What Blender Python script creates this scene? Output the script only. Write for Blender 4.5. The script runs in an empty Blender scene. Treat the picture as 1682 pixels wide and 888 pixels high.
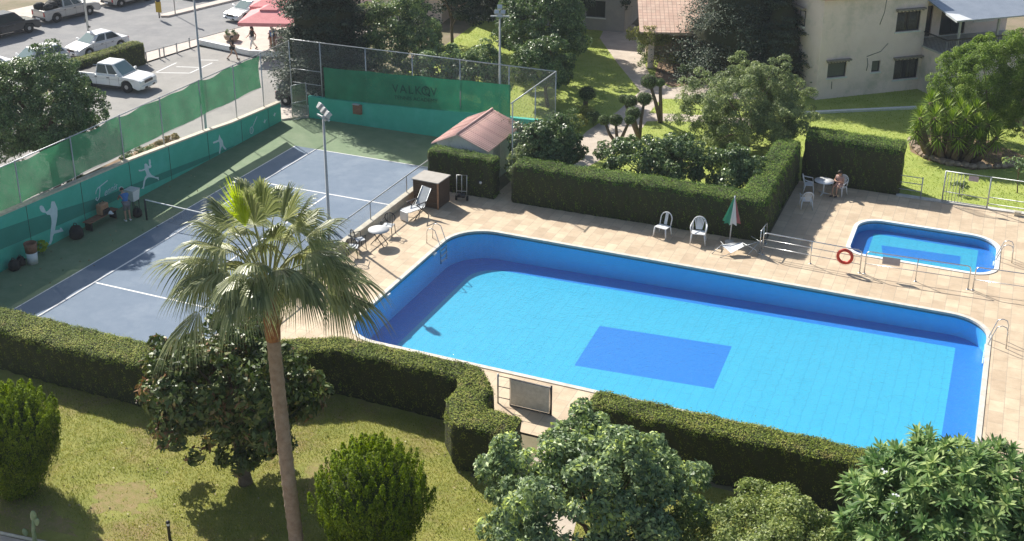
import bpy, bmesh, math, random
import numpy as np
from mathutils import Vector, Matrix, Euler
from mathutils.geometry import tessellate_polygon
R = math.radians; PI = math.pi
rng = np.random.default_rng(7); random.seed(7)
scene = bpy.context.scene
COL = scene.collection

# ------------------------------------------------------------------ materials
def _n(nt, t, **kw):
    n = nt.nodes.new(t)
    for k, v in kw.items():
        if k in n.inputs.keys(): n.inputs[k].default_value = v
        else: setattr(n, k, v)
    return n
def mat(name, col, rough=.7, col2=None, scale=4., detail=4., bump=0., bscale=30., metal=0., spec=.4, lo=.35, hi=.65, col3=None, scale3=.6):
    m = bpy.data.materials.new(name); m.use_nodes = True; nt = m.node_tree
    b = nt.nodes['Principled BSDF']; L = nt.links.new
    b.inputs['Roughness'].default_value = rough; b.inputs['Metallic'].default_value = metal
    b.inputs['Specular IOR Level'].default_value = spec
    b.inputs['Base Color'].default_value = (*col, 1)
    tc = _n(nt, 'ShaderNodeTexCoord')
    out = None
    if col2:
        nz = _n(nt, 'ShaderNodeTexNoise', Scale=scale, Detail=detail, Roughness=.65)
        L(tc.outputs['Object'], nz.inputs['Vector'])
        r = _n(nt, 'ShaderNodeValToRGB'); r.color_ramp.elements[0].position = lo; r.color_ramp.elements[1].position = hi
        r.color_ramp.elements[0].color = (*col, 1); r.color_ramp.elements[1].color = (*col2, 1)
        L(nz.outputs['Fac'], r.inputs['Fac']); out = r.outputs['Color']
    if col3:
        nz = _n(nt, 'ShaderNodeTexNoise', Scale=scale3, Detail=6., Roughness=.7)
        L(tc.outputs['Object'], nz.inputs['Vector'])
        r = _n(nt, 'ShaderNodeValToRGB'); r.color_ramp.elements[0].position = .5; r.color_ramp.elements[1].position = .68
        L(nz.outputs['Fac'], r.inputs['Fac'])
        mx = _n(nt, 'ShaderNodeMix', data_type='RGBA')
        L(r.outputs['Color'], mx.inputs['Factor']); mx.inputs[6].default_value = (*col, 1); mx.inputs[7].default_value = (*col3, 1)
        if out: L(out, mx.inputs[6])
        out = mx.outputs[2]
    if out: L(out, b.inputs['Base Color'])
    if bump:
        nz = _n(nt, 'ShaderNodeTexNoise', Scale=bscale, Detail=5.)
        L(tc.outputs['Object'], nz.inputs['Vector'])
        bp = _n(nt, 'ShaderNodeBump', Strength=bump, Distance=.03)
        L(nz.outputs['Fac'], bp.inputs['Height']); L(bp.outputs['Normal'], b.inputs['Normal'])
    return m
def leaf(name, cols, rough=.5, trans=.3, spec=.35, dry=None):
    m = bpy.data.materials.new(name); m.use_nodes = True; nt = m.node_tree; L = nt.links.new
    b = nt.nodes['Principled BSDF']; o = nt.nodes['Material Output']
    g = _n(nt, 'ShaderNodeNewGeometry'); r = _n(nt, 'ShaderNodeValToRGB')
    e = r.color_ramp.elements
    while len(e) < len(cols): e.new(.5)
    for i, c in enumerate(cols):
        e[i].position = i / (len(cols) - 1); e[i].color = (*c, 1)
    tc = _n(nt, 'ShaderNodeTexCoord'); nz = _n(nt, 'ShaderNodeTexNoise', Scale=.9, Detail=3.)
    L(tc.outputs['Object'], nz.inputs['Vector'])
    ma = _n(nt, 'ShaderNodeMath', operation='MULTIPLY_ADD'); ma.inputs[1].default_value = .85
    L(g.outputs['Random Per Island'], ma.inputs[0])
    mb = _n(nt, 'ShaderNodeMath', operation='MULTIPLY_ADD'); mb.inputs[1].default_value = 1.5; mb.inputs[2].default_value = -.68
    L(nz.outputs['Fac'], mb.inputs[0]); L(mb.outputs[0], ma.inputs[2])
    L(ma.outputs[0], r.inputs['Fac']); C = r.outputs['Color']
    if dry:                                     # patches of dried leaves
        dn = _n(nt, 'ShaderNodeTexNoise', Scale=1.7, Detail=7., Roughness=.75); L(tc.outputs['Object'], dn.inputs['Vector'])
        dr = _n(nt, 'ShaderNodeValToRGB'); dr.color_ramp.elements[0].position = .55; dr.color_ramp.elements[1].position = .66; L(dn.outputs['Fac'], dr.inputs['Fac'])
        dm = _n(nt, 'ShaderNodeMix', data_type='RGBA'); L(dr.outputs['Color'], dm.inputs['Factor']); L(C, dm.inputs[6]); dm.inputs[7].default_value = (*dry, 1); C = dm.outputs[2]
    L(C, b.inputs['Base Color'])
    b.inputs['Roughness'].default_value = rough; b.inputs['Specular IOR Level'].default_value = spec
    t = _n(nt, 'ShaderNodeBsdfTranslucent'); hs = _n(nt, 'ShaderNodeHueSaturation', Value=1.5, Saturation=1.1)
    L(C, hs.inputs['Color']); L(hs.outputs['Color'], t.inputs['Color'])
    mx = _n(nt, 'ShaderNodeMixShader'); mx.inputs[0].default_value = trans
    L(b.outputs[0], mx.inputs[1]); L(t.outputs[0], mx.inputs[2]); L(mx.outputs[0], o.inputs['Surface'])
    return m
def tiles(name, c1, c2, mortar, w, h, rough=.75, msize=.012, off=.5, var=.0, bump=.15, rot=0., stain=None, spec=.3, warp=0.):
    m = bpy.data.materials.new(name); m.use_nodes = True; nt = m.node_tree; L = nt.links.new
    b = nt.nodes['Principled BSDF']; b.inputs['Roughness'].default_value = rough; b.inputs['Specular IOR Level'].default_value = spec
    tc = _n(nt, 'ShaderNodeTexCoord'); mp = _n(nt, 'ShaderNodeMapping'); mp.inputs['Rotation'].default_value = (0, 0, rot)
    L(tc.outputs['Object'], mp.inputs['Vector'])
    br = _n(nt, 'ShaderNodeTexBrick'); br.offset = off
    br.inputs['Scale'].default_value = 1.; br.inputs['Brick Width'].default_value = w; br.inputs['Row Height'].default_value = h
    br.inputs['Mortar Size'].default_value = msize; br.inputs['Mortar Smooth'].default_value = .3; br.inputs['Bias'].default_value = 0.
    br.inputs['Color1'].default_value = (*c1, 1); br.inputs['Color2'].default_value = (*c2, 1); br.inputs['Mortar'].default_value = (*mortar, 1)
    if warp:
        wn = _n(nt, 'ShaderNodeTexNoise', Scale=2.2, Detail=2.); L(tc.outputs['Object'], wn.inputs['Vector'])
        vm = _n(nt, 'ShaderNodeVectorMath', operation='MULTIPLY_ADD'); vm.inputs[1].default_value = (warp,) * 3
        L(wn.outputs['Color'], vm.inputs[0]); L(mp.outputs[0], vm.inputs[2]); L(vm.outputs[0], br.inputs['Vector'])
    else: L(mp.outputs[0], br.inputs['Vector'])
    nz = _n(nt, 'ShaderNodeTexNoise', Scale=1.3, Detail=8., Roughness=.7); L(tc.outputs['Object'], nz.inputs['Vector'])
    mx = _n(nt, 'ShaderNodeMix', data_type='RGBA', blend_type='MULTIPLY'); mx.inputs['Factor'].default_value = 1.
    r = _n(nt, 'ShaderNodeValToRGB'); r.color_ramp.elements[0].position = .3; r.color_ramp.elements[1].position = .7
    s = stain or (1 - var,) * 3
    r.color_ramp.elements[0].color = (*s, 1); r.color_ramp.elements[1].color = (1, 1, 1, 1)
    L(nz.outputs['Fac'], r.inputs['Fac']); L(br.outputs['Color'], mx.inputs[6]); L(r.outputs['Color'], mx.inputs[7])
    L(mx.outputs[2], b.inputs['Base Color'])
    bp = _n(nt, 'ShaderNodeBump', Strength=bump, Distance=.02); bp.invert = True
    L(br.outputs['Fac'], bp.inputs['Height']); L(bp.outputs['Normal'], b.inputs['Normal'])
    return m
def netting(name, col, thread, see, trans=.3, diag=False):
    """woven threads on a clear ground: cells of `thread` metres, `see` = open share"""
    m = bpy.data.materials.new(name); m.use_nodes = True; nt = m.node_tree; L = nt.links.new
    b = nt.nodes['Principled BSDF']; o = nt.nodes['Material Output']; b.inputs['Roughness'].default_value = .6
    b.inputs['Base Color'].default_value = (*col, 1)
    tc = _n(nt, 'ShaderNodeTexCoord'); nz = _n(nt, 'ShaderNodeTexNoise', Scale=1.1, Detail=5.)
    L(tc.outputs['Object'], nz.inputs['Vector'])
    hs = _n(nt, 'ShaderNodeHueSaturation'); hs.inputs['Color'].default_value = (*col, 1)
    ma = _n(nt, 'ShaderNodeMath', operation='MULTIPLY_ADD'); ma.inputs[1].default_value = .9; ma.inputs[2].default_value = .55
    L(nz.outputs['Fac'], ma.inputs[0]); L(ma.outputs[0], hs.inputs['Value']); L(hs.outputs[0], b.inputs['Base Color'])
    tl = _n(nt, 'ShaderNodeBsdfTranslucent'); L(hs.outputs[0], tl.inputs['Color'])
    mx = _n(nt, 'ShaderNodeMixShader'); mx.inputs[0].default_value = trans; L(b.outputs[0], mx.inputs[1]); L(tl.outputs[0], mx.inputs[2])
    tp = _n(nt, 'ShaderNodeBsdfTransparent')
    wn = _n(nt, 'ShaderNodeTexWhiteNoise'); sc = _n(nt, 'ShaderNodeVectorMath', operation='SCALE'); sc.inputs['Scale'].default_value = 1 / thread
    fl = _n(nt, 'ShaderNodeVectorMath', operation='FLOOR')
    L(tc.outputs['Object'], sc.inputs[0]); L(sc.outputs[0], fl.inputs[0]); L(fl.outputs[0], wn.inputs['Vector'])
    lt = _n(nt, 'ShaderNodeMath', operation='LESS_THAN'); lt.inputs[1].default_value = see; L(wn.outputs['Value'], lt.inputs[0])
    m2 = _n(nt, 'ShaderNodeMixShader'); L(lt.outputs[0], m2.inputs[0]); L(mx.outputs[0], m2.inputs[1]); L(tp.outputs[0], m2.inputs[2])
    L(m2.outputs[0], o.inputs['Surface'])
    return m
def water(name):
    m = bpy.data.materials.new(name); m.use_nodes = True; nt = m.node_tree; L = nt.links.new
    nt.nodes.remove(nt.nodes['Principled BSDF']); o = nt.nodes['Material Output']
    tp = _n(nt, 'ShaderNodeBsdfTransparent'); tp.inputs['Color'].default_value = (.90, .975, 1., 1)
    gl = _n(nt, 'ShaderNodeBsdfGlossy', Roughness=.03); lw = _n(nt, 'ShaderNodeLayerWeight', Blend=.5)
    pw = _n(nt, 'ShaderNodeMath', operation='POWER'); pw.inputs[1].default_value = 5.; L(lw.outputs['Facing'], pw.inputs[0])
    fr = _n(nt, 'ShaderNodeMath', operation='MULTIPLY_ADD'); fr.inputs[1].default_value = .98; fr.inputs[2].default_value = .02; L(pw.outputs[0], fr.inputs[0])
    tc = _n(nt, 'ShaderNodeTexCoord')
    n1 = _n(nt, 'ShaderNodeTexNoise', Scale=4., Detail=3.); n2 = _n(nt, 'ShaderNodeTexNoise', Scale=14., Detail=2.)
    for n in (n1, n2): L(tc.outputs['Object'], n.inputs['Vector'])
    ad = _n(nt, 'ShaderNodeMath', operation='ADD'); L(n1.outputs['Fac'], ad.inputs[0]); L(n2.outputs['Fac'], ad.inputs[1])
    bp = _n(nt, 'ShaderNodeBump', Strength=.6, Distance=.05); L(ad.outputs[0], bp.inputs['Height'])
    L(bp.outputs[0], gl.inputs['Normal']); L(bp.outputs[0], lw.inputs['Normal'])
    mx = _n(nt, 'ShaderNodeMixShader'); L(fr.outputs[0], mx.inputs[0]); L(tp.outputs[0], mx.inputs[1]); L(gl.outputs[0], mx.inputs[2])
    L(mx.outputs[0], o.inputs['Surface']); return m

M = {}
M['deck'] = tiles('deck_stone', (.71, .575, .41), (.57, .445, .315), (.50, .41, .31), .78, .52, var=.25, stain=(.74, .72, .70), msize=.016, rot=PI / 2)
M['coping'] = mat('coping_stone', (.66, .62, .55), .7, (.52, .48, .42), 3., bump=.2)
M['whitetrim'] = mat('white_trim', (.80, .80, .78), .5, (.70, .70, .68), 4.)
M['pool_wall'] = mat('pool_wall_tile', (.085, .52, .94), .3, (.10, .56, .96), 2.5)
M['pool_floor'] = tiles('pool_floor_tile', (.070, .44, .635), (.073, .447, .642), (.060, .39, .59), 2.6, .42, rough=.3, msize=.024, var=.08, off=.5, rot=PI / 2, warp=.24)
M['pool_dark'] = mat('pool_dark_tile', (.030, .20, .60), .3, (.036, .225, .64), 6.)
M['waterline'] = mat('waterline_tile', (.10, .17, .22), .4, (.16, .22, .24), 9.)
M['pool_mid'] = mat('pool_baby_wall', (.05, .42, .80), .3, (.06, .46, .84), 6.)
M['water'] = water('pool_water')
M['court_blue'] = mat('court_blue', (.140, .190, .262), .85, (.162, .212, .285), 1.4, bump=.1, bscale=80, col3=(.20, .25, .32), scale3=.45)
M['court_green'] = mat('court_green', (.155, .225, .125), .85, (.195, .26, .15), 1.2, bump=.1, bscale=80, col3=(.23, .285, .18), scale3=.5)
M['line'] = mat('court_line', (.80, .80, .80), .7, (.70, .70, .70), 5.)
M['wall_green'] = mat('wall_green', (.06, .45, .33), .7, (.07, .49, .37), 1.5, col3=(.09, .52, .42), scale3=.7)
M['ledge'] = mat('ledge_stone', (.66, .60, .48), .8, (.52, .46, .36), 4., bump=.2)
M['curb_wall'] = mat('curb_concrete', (.62, .58, .48), .85, (.48, .44, .36), 3., bump=.3)
M['mural'] = mat('mural_white', (.66, .80, .82), .7, (.58, .74, .76), 4.)
M['screen'] = netting('windscreen_green', (.065, .30, .14), .006, .07, .16)
M['screen_back'] = netting('banner_green', (.03, .26, .14), .006, .05, .2)
M['print'] = mat('banner_print', (.012, .085, .06), .7, (.018, .11, .075), 8.)
M['chain'] = netting('chain_link', (.35, .36, .36), .006, .86, .1)
M['galv'] = mat('galvanised', (.52, .54, .55), .45, (.42, .44, .45), 8., metal=.55)
M['steel'] = mat('stainless', (.68, .68, .68), .25, (.6, .6, .6), 6., metal=.8)
M['pole'] = mat('pole_paint', (.52, .52, .51), .5, (.42, .42, .41), 3.)
M['white'] = mat('white_plastic', (.80, .81, .82), .4, (.72, .73, .74), 4.)
M['lamp_glass'] = mat('lamp_glass', (.55, .58, .62), .12, spec=.8)
M['dark'] = mat('dark_metal', (.03, .03, .035), .4)
M['black'] = mat('black_cloth', (.015, .015, .018), .8, (.03, .03, .03), 8.)
M['asphalt'] = mat('asphalt', (.22, .22, .225), .92, (.27, .265, .265), .7, bump=.15, bscale=60, col3=(.19, .19, .20), scale3=.25)
M['park'] = mat('parking_concrete', (.29, .28, .265), .92, (.335, .32, .30), .6, bump=.15, bscale=60, col3=(.235, .23, .22), scale3=.35)
M['pave'] = mat('pavement', (.52, .45, .40), .9, (.62, .54, .48), 1.5, bump=.15)
M['kerb'] = mat('kerb', (.60, .58, .54), .85, (.48, .46, .43), 3.)
M['path'] = mat('garden_path', (.46, .39, .32), .9, (.56, .48, .40), 1.2, bump=.2)
M['earth'] = mat('earth', (.20, .135, .085), .95, (.30, .20, .13), 2.5, bump=.5)
M['bare'] = mat('bare_earth', (.31, .23, .11), .95, (.22, .21, .06), 3.2, bump=.6, bscale=40)
M['ground'] = mat('ground', (.16, .15, .08), .95, (.23, .19, .12), .5, bump=.3, col3=(.27, .21, .15), scale3=.2)
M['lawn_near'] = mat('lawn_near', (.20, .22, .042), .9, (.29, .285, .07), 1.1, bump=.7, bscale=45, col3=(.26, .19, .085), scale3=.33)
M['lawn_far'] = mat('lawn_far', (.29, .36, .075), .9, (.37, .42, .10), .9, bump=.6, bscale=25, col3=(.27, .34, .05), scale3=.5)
M['bark'] = mat('bark', (.12, .085, .06), .9, (.20, .15, .11), 6., bump=.7, bscale=14)
M['palmbark'] = mat('palm_bark', (.27, .19, .13), .95, (.37, .28, .21), 5., bump=.9, bscale=9)
M['fibre'] = mat('palm_fibre', (.25, .11, .05), .95, (.36, .18, .08), 9., bump=.8)
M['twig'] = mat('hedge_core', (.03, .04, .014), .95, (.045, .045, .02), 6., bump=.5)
M['roof_pink'] = tiles('clay_roof', (.80, .53, .47), (.85, .58, .51), (.66, .40, .36), 4., .16, off=0., msize=.02, var=.2, bump=.8)
M['roof_pergola'] = tiles('clay_roof_old', (.78, .52, .40), (.84, .62, .48), (.52, .33, .26), .3, .35, off=0., msize=.02, var=.25, bump=.8)
M['shedwall'] = mat('shed_wall', (.86, .83, .78), .85, (.78, .75, .70), 2., bump=.2, col3=(.54, .51, .46), scale3=.8)
M['house'] = mat('house_render', (.93, .77, .71), .9, (.87, .71, .65), .8, bump=.2, bscale=18, col3=(.64, .56, .48), scale3=.45)
M['stain'] = mat('wall_stain', (.24, .21, .18), .9, (.32, .28, .24), 5.)
M['glass'] = mat('window_glass', (.02, .025, .03), .08, spec=.7)
M['shutter'] = mat('shutter', (.11, .12, .10), .6, (.14, .15, .12), 8.)
M['curtain'] = mat('curtain', (.16, .15, .14), .9, (.10, .095, .09), 9.)
M['awning'] = mat('metal_roof', (.30, .34, .40), .45, (.36, .40, .46), 1.2, metal=.3)
M['woodbox'] = tiles('box_slats', (.075, .050, .035), (.095, .062, .042), (.03, .02, .015), 3., .11, off=0., msize=.012, var=.2)
M['boxtop'] = mat('box_top', (.36, .33, .29), .6, (.42, .39, .35), 3.)
M['rust'] = mat('rusty', (.22, .10, .06), .8, (.30, .16, .10), 7., bump=.3)
M['red'] = mat('red_plastic', (.62, .05, .025), .4, (.55, .04, .02), 5.)
M['rope'] = mat('rope', (.7, .68, .6), .8)
M['canvas_pink'] = mat('faded_red_canvas', (.74, .25, .26), .8, (.80, .31, .31), 2.)
M['grey_cloth'] = mat('grey_sling', (.50, .52, .54), .8, (.58, .60, .62), 6.)
M['tin_table'] = mat('table_top', (.56, .57, .58), .5, (.48, .49, .50), 5.)
M['yellow'] = mat('yellow_paint', (.62, .40, .03), .5, (.55, .34, .03), 5.)
M['rock'] = mat('rock', (.24, .18, .13), .95, (.36, .28, .22), 4., bump=.9, bscale=8)
M['slab'] = mat('gate_panel', (.66, .66, .63), .8, (.78, .78, .75), 7., bump=.4, col3=(.60, .60, .57), scale3=2.)
M['kiosk'] = mat('kiosk_side', (.40, .34, .36), .8, (.48, .42, .42), 3.)
M['car_white'] = mat('car_white', (.80, .80, .80), .22, spec=.6)
M['car_dark'] = mat('car_dark', (.035, .037, .042), .2, spec=.6)
M['car_silver'] = mat('car_silver', (.50, .49, .47), .28, metal=.35, spec=.5)
M['tyre'] = mat('tyre', (.02, .02, .02), .85)
M['rim'] = mat('rim', (.42, .42, .43), .35, metal=.7)
M['carglass'] = mat('car_glass', (.03, .04, .045), .05, spec=.9)
M['winds'] = mat('windscreen_glass', (.16, .24, .24), .08, spec=.9)
M['headlight'] = mat('headlight', (.70, .72, .74), .1, spec=.9)
M['taillight'] = mat('taillight', (.45, .02, .02), .2)
M['skin'] = mat('skin', (.46, .27, .19), .6, (.52, .31, .22), 6.)
M['hair'] = mat('hair', (.02, .014, .01), .6, (.04, .028, .02), 20.)
M['blue_shirt'] = mat('blue_shirt', (.05, .16, .40), .8, (.07, .20, .46), 8.)
M['pink_cloth'] = mat('pink_cloth', (.48, .30, .27), .85, (.56, .38, .34), 8.)
M['grey_shorts'] = mat('grey_shorts', (.20, .19, .20), .85)
M['tan'] = mat('tan_bag', (.48, .27, .16), .8, (.40, .22, .13), 7.)
M['cactus'] = mat('cactus_skin', (.20, .28, .15), .7, (.28, .35, .20), 9., bump=.3)
M['umb_green'] = mat('parasol_green', (.04, .26, .15), .8, (.06, .31, .18), 4.)
M['umb_white'] = mat('parasol_white', (.72, .70, .66), .8)
M['umb_red'] = mat('parasol_red', (.40, .12, .12), .8, (.48, .18, .17), 5.)
M['house_shade'] = mat('far_house_wall', (.40, .38, .36), .9, (.34, .33, .32), 1.5)
# foliage colours
G_ = {}
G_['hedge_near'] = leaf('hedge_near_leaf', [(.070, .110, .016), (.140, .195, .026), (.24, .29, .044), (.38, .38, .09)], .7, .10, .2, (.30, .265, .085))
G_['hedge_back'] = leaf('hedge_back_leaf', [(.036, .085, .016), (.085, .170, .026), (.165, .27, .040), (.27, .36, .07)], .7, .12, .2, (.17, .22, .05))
G_['ficus'] = leaf('ficus_leaf', [(.040, .065, .016), (.062, .100, .022), (.090, .140, .030), (.135, .175, .045), (.165, .185, .05), (.30, .15, .075)], .42, .12, .4)
G_['citrus'] = leaf('citrus_leaf', [(.088, .140, .067), (.178, .252, .127), (.297, .393, .192), (.592, .681, .178)], .45, .25, .35)
G_['olive'] = leaf('olive_leaf', [(.090, .130, .036), (.169, .229, .070), (.277, .337, .109), (.377, .416, .139)], .5, .3)
G_['oleander'] = leaf('oleander_leaf', [(.065, .133, .043), (.128, .224, .075), (.245, .353, .128), (.449, .535, .213)], .5, .25, .2)
G_['arbor'] = leaf('arborvitae_leaf', [(.048, .090, .005), (.117, .179, .011), (.207, .290, .016), (.303, .372, .042)], .7, .3, .2)
G_['conifer'] = leaf('conifer_leaf', [(.024, .043, .030), (.046, .073, .046), (.076, .108, .065), (.149, .182, .115)], .6, .15, .3)
G_['garden'] = leaf('garden_leaf', [(.063, .105, .047), (.127, .191, .082), (.230, .309, .127), (.413, .476, .175)], .45, .25, .4)
G_['willow'] = leaf('willow_leaf', [(.095, .135, .055), (.175, .225, .095), (.27, .33, .14), (.40, .46, .19)], .5, .25)
G_['bushdark'] = leaf('bush_leaf', [(.043, .083, .030), (.083, .146, .053), (.153, .221, .078), (.287, .364, .155)], .4, .2, .5)
G_['bgdark'] = leaf('background_leaf', [(.022, .038, .029), (.036, .060, .041), (.055, .084, .055), (.084, .114, .072)], .6, .15, .3)
G_['yucca'] = leaf('yucca_leaf', [(.086, .148, .018), (.156, .250, .029), (.250, .359, .047), (.374, .452, .094)], .45, .25, .4)
G_['fine'] = leaf('fine_leaf', [(.074, .134, .019), (.124, .205, .030), (.198, .296, .048), (.296, .380, .082)], .6, .3)
G_['topiary'] = leaf('topiary_leaf', [(.046, .081, .030), (.088, .139, .046), (.147, .211, .074), (.211, .274, .105)], .6, .2)
G_['yellow'] = leaf('golden_leaf', [(.120, .140, .030), (.220, .240, .060), (.340, .340, .100), (.450, .430, .160)], .6, .35)
G_['beige'] = leaf('dry_leaf', [(.160, .130, .070), (.260, .210, .120), (.360, .290, .180), (.200, .200, .080)], .7, .3)
G_['palm'] = leaf('palm_leaf', [(.115, .145, .055), (.20, .235, .095), (.31, .335, .15), (.46, .46, .25)], .38, .3, .45)
G_['spear'] = leaf('palm_spear', [(.300, .400, .020), (.380, .480, .030), (.460, .550, .050)], .5, .4)
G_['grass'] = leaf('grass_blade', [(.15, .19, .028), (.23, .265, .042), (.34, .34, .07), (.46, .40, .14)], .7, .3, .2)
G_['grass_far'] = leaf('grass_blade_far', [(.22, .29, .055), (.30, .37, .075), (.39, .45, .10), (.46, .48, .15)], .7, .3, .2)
G_['dead'] = leaf('fallen_leaf', [(.200, .140, .070), (.340, .280, .140), (.450, .420, .280)], .7, .1)

# ------------------------------------------------------------------ mesh helpers
def link(name, me, m, parent=None):
    o = bpy.data.objects.new(name, me); COL.objects.link(o)
    if m is not None and not me.materials:
        for x in (m if isinstance(m, (list, tuple)) else [m]): me.materials.append(x)
    if parent is not None: o.parent = parent
    return o
def tag(o, label, cat, group=None, kind=None):
    o['label'] = label; o['category'] = cat
    if group: o['group'] = group
    if kind: o['kind'] = kind
    return o
def thing(name, label, cat, loc=(0, 0, 0), rz=0., group=None):
    o = bpy.data.objects.new(name, None); COL.objects.link(o); o.location = loc; o.rotation_euler = (0, 0, rz)
    return tag(o, label, cat, group)
def dup(o, parent=None, loc=None, rz=None, label=None):
    c = o.copy(); COL.objects.link(c)
    if parent is not None: c.parent = parent
    if loc is not None: c.location = loc
    if rz is not None: c.rotation_euler = (0, 0, rz)
    if label: c['label'] = label
    for ch in list(o.children): dup(ch, c)
    return c
def struct(o):
    o['kind'] = 'structure'; return o
def apply_mods(o):
    dg = bpy.context.evaluated_depsgraph_get()
    me = bpy.data.meshes.new_from_object(o.evaluated_get(dg)); o.modifiers.clear(); old = o.data; o.data = me
    return o
class MB:
    def __init__(s): s.v = []; s.f = []; s.mi = []; s.sm = []
    def add(s, vs, fs, mi=0, smooth=False, T=None):
        b = len(s.v)
        s.v += [tuple(T @ Vector(v)) if T else tuple(v) for v in vs]
        s.f += [tuple(i + b for i in f) for f in fs]; s.mi += [mi] * len(fs); s.sm += [smooth] * len(fs)
        return s
    def box(s, a, b, mi=0, T=None):
        x0, y0, z0 = a; x1, y1, z1 = b
        return s.add([(x0, y0, z0), (x1, y0, z0), (x1, y1, z0), (x0, y1, z0), (x0, y0, z1), (x1, y0, z1), (x1, y1, z1), (x0, y1, z1)],
                     [(0, 3, 2, 1), (4, 5, 6, 7), (0, 1, 5, 4), (1, 2, 6, 5), (2, 3, 7, 6), (3, 0, 4, 7)], mi, False, T)
    def tube(s, pts, r, n=8, mi=0, closed=False, cap=True, T=None):
        pts = [Vector(p) for p in pts]; rs = r if isinstance(r, (list, tuple)) else [r] * len(pts)
        k = len(pts); vs = []; up = None
        for i, p in enumerate(pts):
            a = pts[(i - 1) % k] if (closed or i > 0) else p; c = pts[(i + 1) % k] if (closed or i < k - 1) else p
            t = (c - a).normalized()
            if up is None:
                up = Vector((0, 0, 1)) if abs(t.z) < .9 else Vector((1, 0, 0))
            x = t.cross(up).normalized(); up = x.cross(t).normalized()
            for j in range(n):
                w = 2 * PI * j / n; vs.append(p + (x * math.cos(w) + up * math.sin(w)) * rs[i])
        fs = []
        for i in range(k if closed else k - 1):
            for j in range(n):
                a = i * n + j; b = i * n + (j + 1) % n; i2 = (i + 1) % k
                fs.append((a, b, i2 * n + (j + 1) % n, i2 * n + j))
        if cap and not closed: fs += [tuple(range(n))[::-1], tuple((k - 1) * n + j for j in range(n))]
        return s.add(vs, fs, mi, True, T)
    def lathe(s, prof, n=20, mi=0, c=(0, 0, 0), smooth=True, T=None):
        vs = []; k = len(prof)
        for r, z in prof:
            for j in range(n):
                w = 2 * PI * j / n; vs.append((c[0] + r * math.cos(w), c[1] + r * math.sin(w), c[2] + z))
        fs = [(i * n + j, i * n + (j + 1) % n, (i + 1) * n + (j + 1) % n, (i + 1) * n + j) for i in range(k - 1) for j in range(n)]
        fs += [tuple(range(n))[::-1], tuple((k - 1) * n + j for j in range(n))]
        return s.add(vs, fs, mi, smooth, T)
    def prism(s, poly, z0, z1, mi=0, T=None):
        """poly (x, y), extruded in z"""
        n = len(poly); vs = [(x, y, z0) for x, y in poly] + [(x, y, z1) for x, y in poly]
        tris = tessellate_polygon([[Vector((x, y, 0)) for x, y in poly]])
        ar = sum(poly[i][0] * poly[(i + 1) % n][1] - poly[(i + 1) % n][0] * poly[i][1] for i in range(n))
        fs = []
        for t in tris:
            a, b, c = t; p = [poly[q] for q in t]
            w = (p[1][0] - p[0][0]) * (p[2][1] - p[0][1]) - (p[2][0] - p[0][0]) * (p[1][1] - p[0][1])
            if w < 0: a, c = c, a
            fs += [(c, b, a), (a + n, b + n, c + n)]
        for i in range(n):
            j = (i + 1) % n
            fs.append((i, j, j + n, i + n) if ar > 0 else (j, i, i + n, j + n))
        return s.add(vs, fs, mi, False, T)
    def sheet(s, outer, z, holes=(), mi=0, zf=None):
        loops = [outer] + list(holes); allp = [p for l in loops for p in l]
        tris = tessellate_polygon([[Vector((x, y, 0)) for x, y in l] for l in loops]); fs = []
        for t in tris:
            a, b, c = t; p = [allp[q] for q in t]
            w = (p[1][0] - p[0][0]) * (p[2][1] - p[0][1]) - (p[2][0] - p[0][0]) * (p[1][1] - p[0][1])
            fs.append((a, b, c) if w > 0 else (c, b, a))
        return s.add([(x, y, zf(x, y) if zf else z) for x, y in allp], fs, mi)
    def obj(s, name, m, parent=None, bevel=0., seg=2):
        me = bpy.data.meshes.new(name); me.from_pydata(s.v, [], s.f)
        for x in (m if isinstance(m, (list, tuple)) else [m]): me.materials.append(x)
        me.polygons.foreach_set('material_index', s.mi); me.polygons.foreach_set('use_smooth', s.sm); me.update()
        o = link(name, me, None, parent)
        if bevel:
            b = o.modifiers.new('b', 'BEVEL'); b.width = bevel; b.segments = seg; b.limit_method = 'ANGLE'; b.angle_limit = R(30)
        return o
def part(name, m, parent, fn, bevel=0.):
    b = MB(); fn(b); return b.obj(name, m, parent, bevel)
def npmesh(name, V, F, m, parent=None, smooth=False):
    """V (n,3), F (k,4) numpy -> one mesh object"""
    me = bpy.data.meshes.new(name); n = len(V); k, w = F.shape
    me.vertices.add(n); me.vertices.foreach_set('co', V.astype(np.float32).ravel())
    me.loops.add(k * w); me.loops.foreach_set('vertex_index', F.astype(np.int32).ravel())
    me.polygons.add(k); me.polygons.foreach_set('loop_start', np.arange(0, k * w, w, dtype=np.int32))
    if smooth: me.polygons.foreach_set('use_smooth', np.ones(k, dtype=bool))
    me.update(calc_edges=True); me.validate()
    return link(name, me, m, parent)
def unit(a): return a / np.maximum(np.linalg.norm(a, axis=-1, keepdims=True), 1e-9)
def leafset(P, N, ln, wd, axis=None, jitter=.6, cup=.15):
    """rhombic leaves at P, facing N, length ln, half width wd; axis = pointing direction"""
    n = len(P); N = unit(N + rng.normal(size=(n, 3)) * jitter)
    A = rng.normal(size=(n, 3)) if axis is None else axis + rng.normal(size=(n, 3)) * .35
    A = unit(A - N * (A * N).sum(1, keepdims=True)); B = np.cross(N, A)
    l = (ln * rng.uniform(.65, 1.25, n))[:, None]; w = (wd * rng.uniform(.7, 1.2, n))[:, None]
    V = np.stack([P - A * l * .5, P + B * w + N * l * cup * .5, P + A * l * .5 - N * l * cup, P - B * w + N * l * cup * .5], 1).reshape(-1, 3)
    return V, np.arange(n * 4).reshape(-1, 4)
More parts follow.
